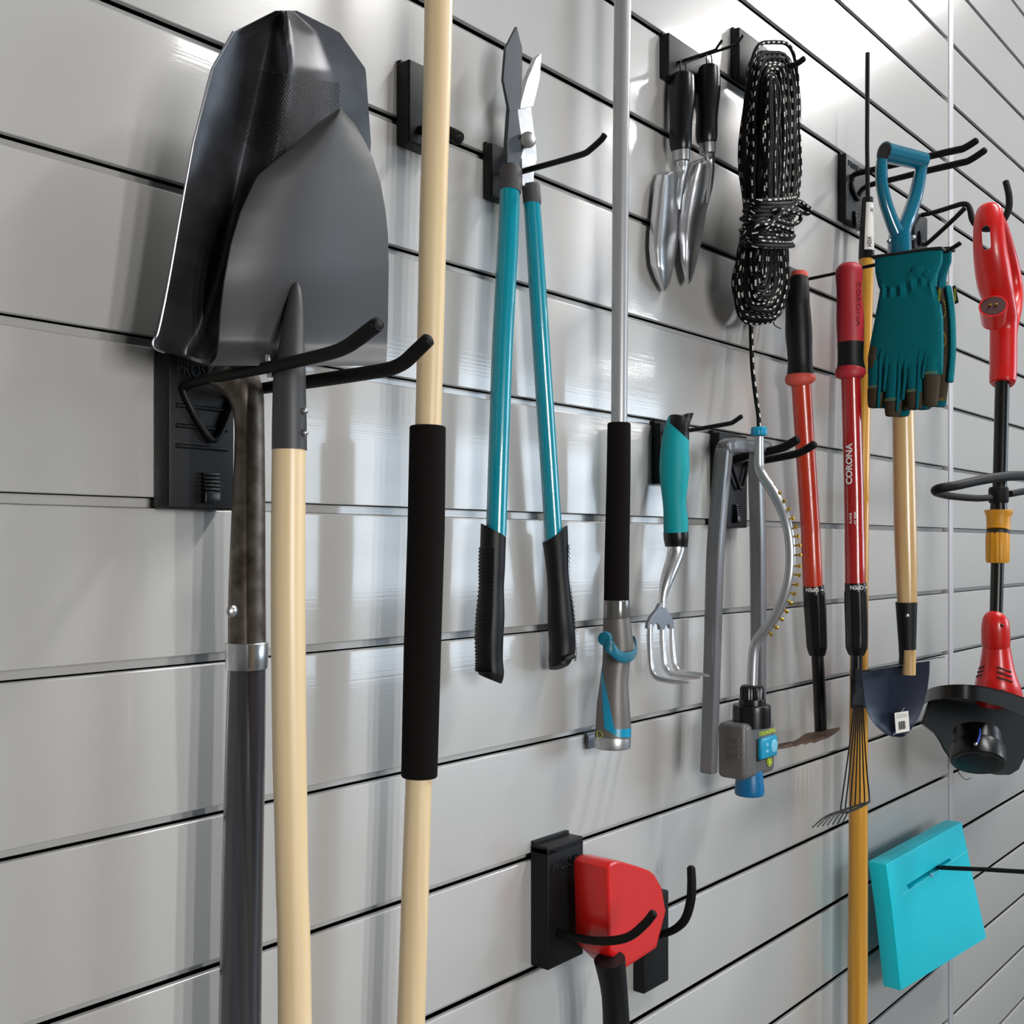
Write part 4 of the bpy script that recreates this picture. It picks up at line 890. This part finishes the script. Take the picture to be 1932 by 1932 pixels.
def onmo(px, py):
    i = min(range(len(mo)), key=lambda i: abs(mo[i][1] - py)); a = view_angle(mo[i][0]) - math.asin(max(-.98, min(.98, (px - mo[i][0]) / (mo[i][2] / 2))))
    return c[i] + V((math.cos(a), -math.sin(a), 0)) * r[i]
for k in range(3):
    for xa, ya, xb, yb in ((1846 - 3 * k, 1262 + k * 8, 1857 - k * 2, 1256 + k * 8), (1880 + 0 * k, 1255 + k * 9, 1907 + k, 1264 + k * 9)):
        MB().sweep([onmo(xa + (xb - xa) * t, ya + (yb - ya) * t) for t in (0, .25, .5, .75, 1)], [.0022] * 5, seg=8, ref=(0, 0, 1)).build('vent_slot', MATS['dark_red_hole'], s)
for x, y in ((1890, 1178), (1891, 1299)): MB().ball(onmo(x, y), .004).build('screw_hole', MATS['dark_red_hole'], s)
top = [(1742, 1310, .12), (1758, 1299, .16), (1785, 1293, .205), (1820, 1291.5, .24), (1855, 1295, .262), (1895, 1304, .27), (1932, 1316, .26), (1965, 1330, .235), (1985, 1342, .20)]
low = [(1742, 1330, .12), (1757, 1322, .16), (1785, 1317, .205), (1820, 1318, .24), (1855, 1324, .262), (1895, 1335, .27), (1932, 1350, .26), (1965, 1366, .235), (1985, 1378, .20)]
tp_, lw_ = [P(*q) for q in smooth(top, 4)], [P(*q) for q in smooth(low, 4)]
gm = MB().grid([tp_, lw_], (0, .003, 0))
bk = [P(1742 + (1985 - 1742) * k / 32, 1320 + 22 * k / 32, .10) for k in range(33)]
gm.grid([tp_, [a * .5 + b * .5 + UP * .008 for a, b in zip(tp_, bk)], bk], (0, 0, -.003))
sk = [(1757, 1318), (1749, 1340), (1741, 1366), (1752, 1374), (1765, 1384), (1775, 1398), (1784, 1416), (1795, 1432), (1830, 1452), (1880, 1462), (1905, 1462), (1922, 1452), (1935, 1425), (1960, 1400), (1985, 1375), (1985, 1340)]
gm.prism([P(x, y, .115) for x, y in sk], (0, .004, 0))
gm.build('guard', BLKS, s)
ax = [P(1868, 1345, .165), P(1858, 1378, .178), P(1848, 1424, .215), P(1846, 1434, .222)]
dn = V((-.55, -.2, -.80)).normalized(); ax = [P(1845, 1441, .23) - dn * .07]; f0 = T(.2)(1850, 1400).f
R = rad(1850, T(.23)(1845, 1441).f, 107)
MB().sweep([ax[0], ax[0] + dn * .03], [R * .86, R * .9], seg=36).build('spool_hub', BLKS, s)
MB().sweep([ax[0] + dn * .03, ax[0] + dn * .034, ax[0] + dn * .066, ax[0] + dn * .069], [R * .95, R, R, R * .95], seg=36).build('spool_housing', BLKS, s)
MB().sweep([ax[0] + dn * .068, ax[0] + dn * .071], [R * .8, R * .76], seg=36, r1=.001).build('spool_cap', BLK, s)
MB().sw(m, smooth([(1849, 1375, 3, .24), (1848.5, 1385, 3, .248), (1846, 1396, 3, .254), (1842, 1405, 3, .256)], 4), seg=8).build('trimmer_line', TBLUE, s)
MB().ball(P(1841, 1404, .256), .0032).build('eyelet', STEEL, s)
MB().sw(m, smooth([(1806, 1452, 1.6), (1812, 1462, 1.6), (1822, 1471, 1.6), (1832, 1468, 1.6)], 4), seg=6).build('line_loop', WIRE, s)

# ------------------------------------------------------------------ low hook, red tool, loose prong, turquoise pan
h = thing('low_hook', 'black hook at the bottom edge with a square plate, left of the red tool', 'hook', P(1060, 1780, 0))
plate_part(h, 1034, 1101, 1600, 1800, .030, text=.17)
prong(h, [(1052, 1760, 15), (1120, 1775, 16), (1180, 1770, 17), (1215, 1745, 17), (1235, 1720, 17)], .03)
a = P(1016, 1600, .0); MB().abox((P(1034, 1600, .03).x, -.030, P(1034, 1611, .03).z - .004), (P(1101, 1600, .03).x, .004, P(1034, 1611, .03).z + .006), .002).build('slot_lip', BLK, h)
s = thing('red_power_tool', 'red plastic tool housing just showing at the bottom edge beside the low hook', 'power tool', P(1170, 1900, .08))
o = [(1146, 1668), (1146, 1638), (1151, 1629), (1160, 1625), (1172, 1625), (1200, 1633), (1226, 1642), (1236, 1650), (1250, 1675), (1258, 1720), (1240, 1790), (1180, 1830), (1150, 1800)]
me = [P(x, y, .102) for x, y in o]; cen = sum(me, V()) / len(me)
rows = [[cen + (q - cen) * k + V((0, y_, 0)) for q in me + me[:1]] for k, y_ in ((.93, 0), (.98, .001), (1, .005), (1, .05), (.96, .056))]
mb = MB().grid(rows); mb.prism([cen + (q - cen) * .93 for q in me], (0, .056, 0)); mb.build('housing', REDP, s, sharp=45)
MB().sw(T(.1), smooth([(1150, 1810, 60), (1160, 1880, 50), (1165, 1990, 54)], 4), seg=20, r1=.01).build('grip', BLK, s)
h = thing('loose_prong_hook', 'short black prong tip standing alone at the bottom edge', 'hook', P(1250, 1850, 0))
plate_part(h, 1215, 1262, 1700, 1850, .02)
prong(h, [(1240, 1765, 14), (1270, 1755, 15), (1292, 1735, 17), (1303, 1700, 18), (1305, 1665, 17.5), (1303.5, 1633, 16)], .02)

s = thing('turquoise_dustpan', 'bright turquoise plastic pan with a slot, hanging at the bottom right', 'dustpan', P(1740, 1850, .05))
m = T(.085)
o = [(1672, 1631), (1815, 1551), (1838, 1662), (1862, 1770), (1700, 1870), (1684, 1720)]
pan = MB().prism([m(x, y).p for x, y in o], (0, .038, 0)).build('pan', CYAN, s)
bm = bmesh.new(); bm.from_mesh(pan.data); bmesh.ops.bevel(bm, geom=list(bm.edges), offset=.003, segments=2, affect='EDGES', profile=.5); bm.to_mesh(pan.data); bm.free(); pan.data.set_sharp_from_angle(angle=.6)
sl = [(1720, 1672), (1738, 1660), (1799, 1621), (1803, 1624), (1802, 1627), (1742, 1667), (1724, 1680)]
cut(pan, MB().prism([T(.095)(x, y).p for x, y in sl], (0, .06, 0)))
MB().sw(T(.0855), [(1700, 1690, 2), (1760, 1648, 2), (1828, 1604, 2)], seg=6).build('moulded_line', mat('pale_turquoise_edge', (90, 220, 230), .4), s)
MB().ball(P(1757, 1651, .088), .005).build('peg', DIALC, s)
h = thing('pan_hook', 'thin black rod poking out through the slot of the turquoise pan', 'hook', P(1720, 1650, 0))
plate_part(h, 1735, 1775, 1590, 1680, .016)
q0 = P(1755, 1634, .016); rod = [q0, P(1776, 1637, .10), P(1860, 1640.5, .19), P(1935, 1645, .27), P(1960, 1636, .30)]
MB().sweep(rod, [.0048] * 5, seg=12, ref=(0, 0, 1), r1=.003).build('rod', WIRE, h)

# ------------------------------------------------------------------ light
w = bpy.data.worlds.new('sky'); bpy.context.scene.world = w; w.use_nodes = True
bg = w.node_tree.nodes['Background']; bg.inputs[0].default_value = (.72, .86, 1.0, 1); bg.inputs[1].default_value = 11.0
def area(name, loc, target, sx, sy, power, col=(1, .985, .965), portal=False, roll=None):
    l = bpy.data.lights.new(name, 'AREA'); l.shape = 'RECTANGLE'; l.size = sx; l.size_y = sy; l.energy = power; l.color = col
    o = bpy.data.objects.new(name, l); C.objects.link(o); o.location = loc
    d = (V(target) - V(loc)).normalized(); o.rotation_euler = d.to_track_quat('-Z', 'Y').to_euler()
    if portal: l.cycles.is_portal = True
    return o
area('window_portal', ((WX0 + WX1) / 2, RY - .05, (WZ0 + WZ1) / 2), ((WX0 + WX1) / 2, 0, (WZ0 + WZ1) / 2), WX1 - WX0, WZ1 - WZ0, 1, portal=True)
for x, y, e in ((2.4, -1.6, 85), (4.6, -1.2, 130), (9.4, -5.0, 60)):  # middle tube is added to brighten the right of the wall
    area('ceiling_and_fill_tube', (x, y, RZ - .08), (x, y, 0), .16, 1.5, e)
for i, x in enumerate((-.25, .10, .45)):
    area('standing_worklight', (x, -2.9, 1.55), (x + .5, 0, 1.45), .06, .9, 25)

# ------------------------------------------------------------------ camera and view
cd = bpy.data.cameras.new('camera'); co = bpy.data.objects.new('camera', cd); C.objects.link(co)
cd.sensor_width = 36; cd.lens = 36 * FP / 1932; cd.shift_y = (HY - 966) / 1932; cd.clip_start = .02
co.location = CAM; co.rotation_euler = (pi / 2, 0, AL - pi / 2)
sc = bpy.context.scene; sc.camera = co
sc.view_settings.view_transform = 'Standard'; sc.view_settings.look = 'None'; sc.view_settings.gamma = 1; sc.view_settings.use_curve_mapping = False
sc.view_settings.exposure = -.32
sc.cycles.use_denoising = True; sc.cycles.max_bounces = 8
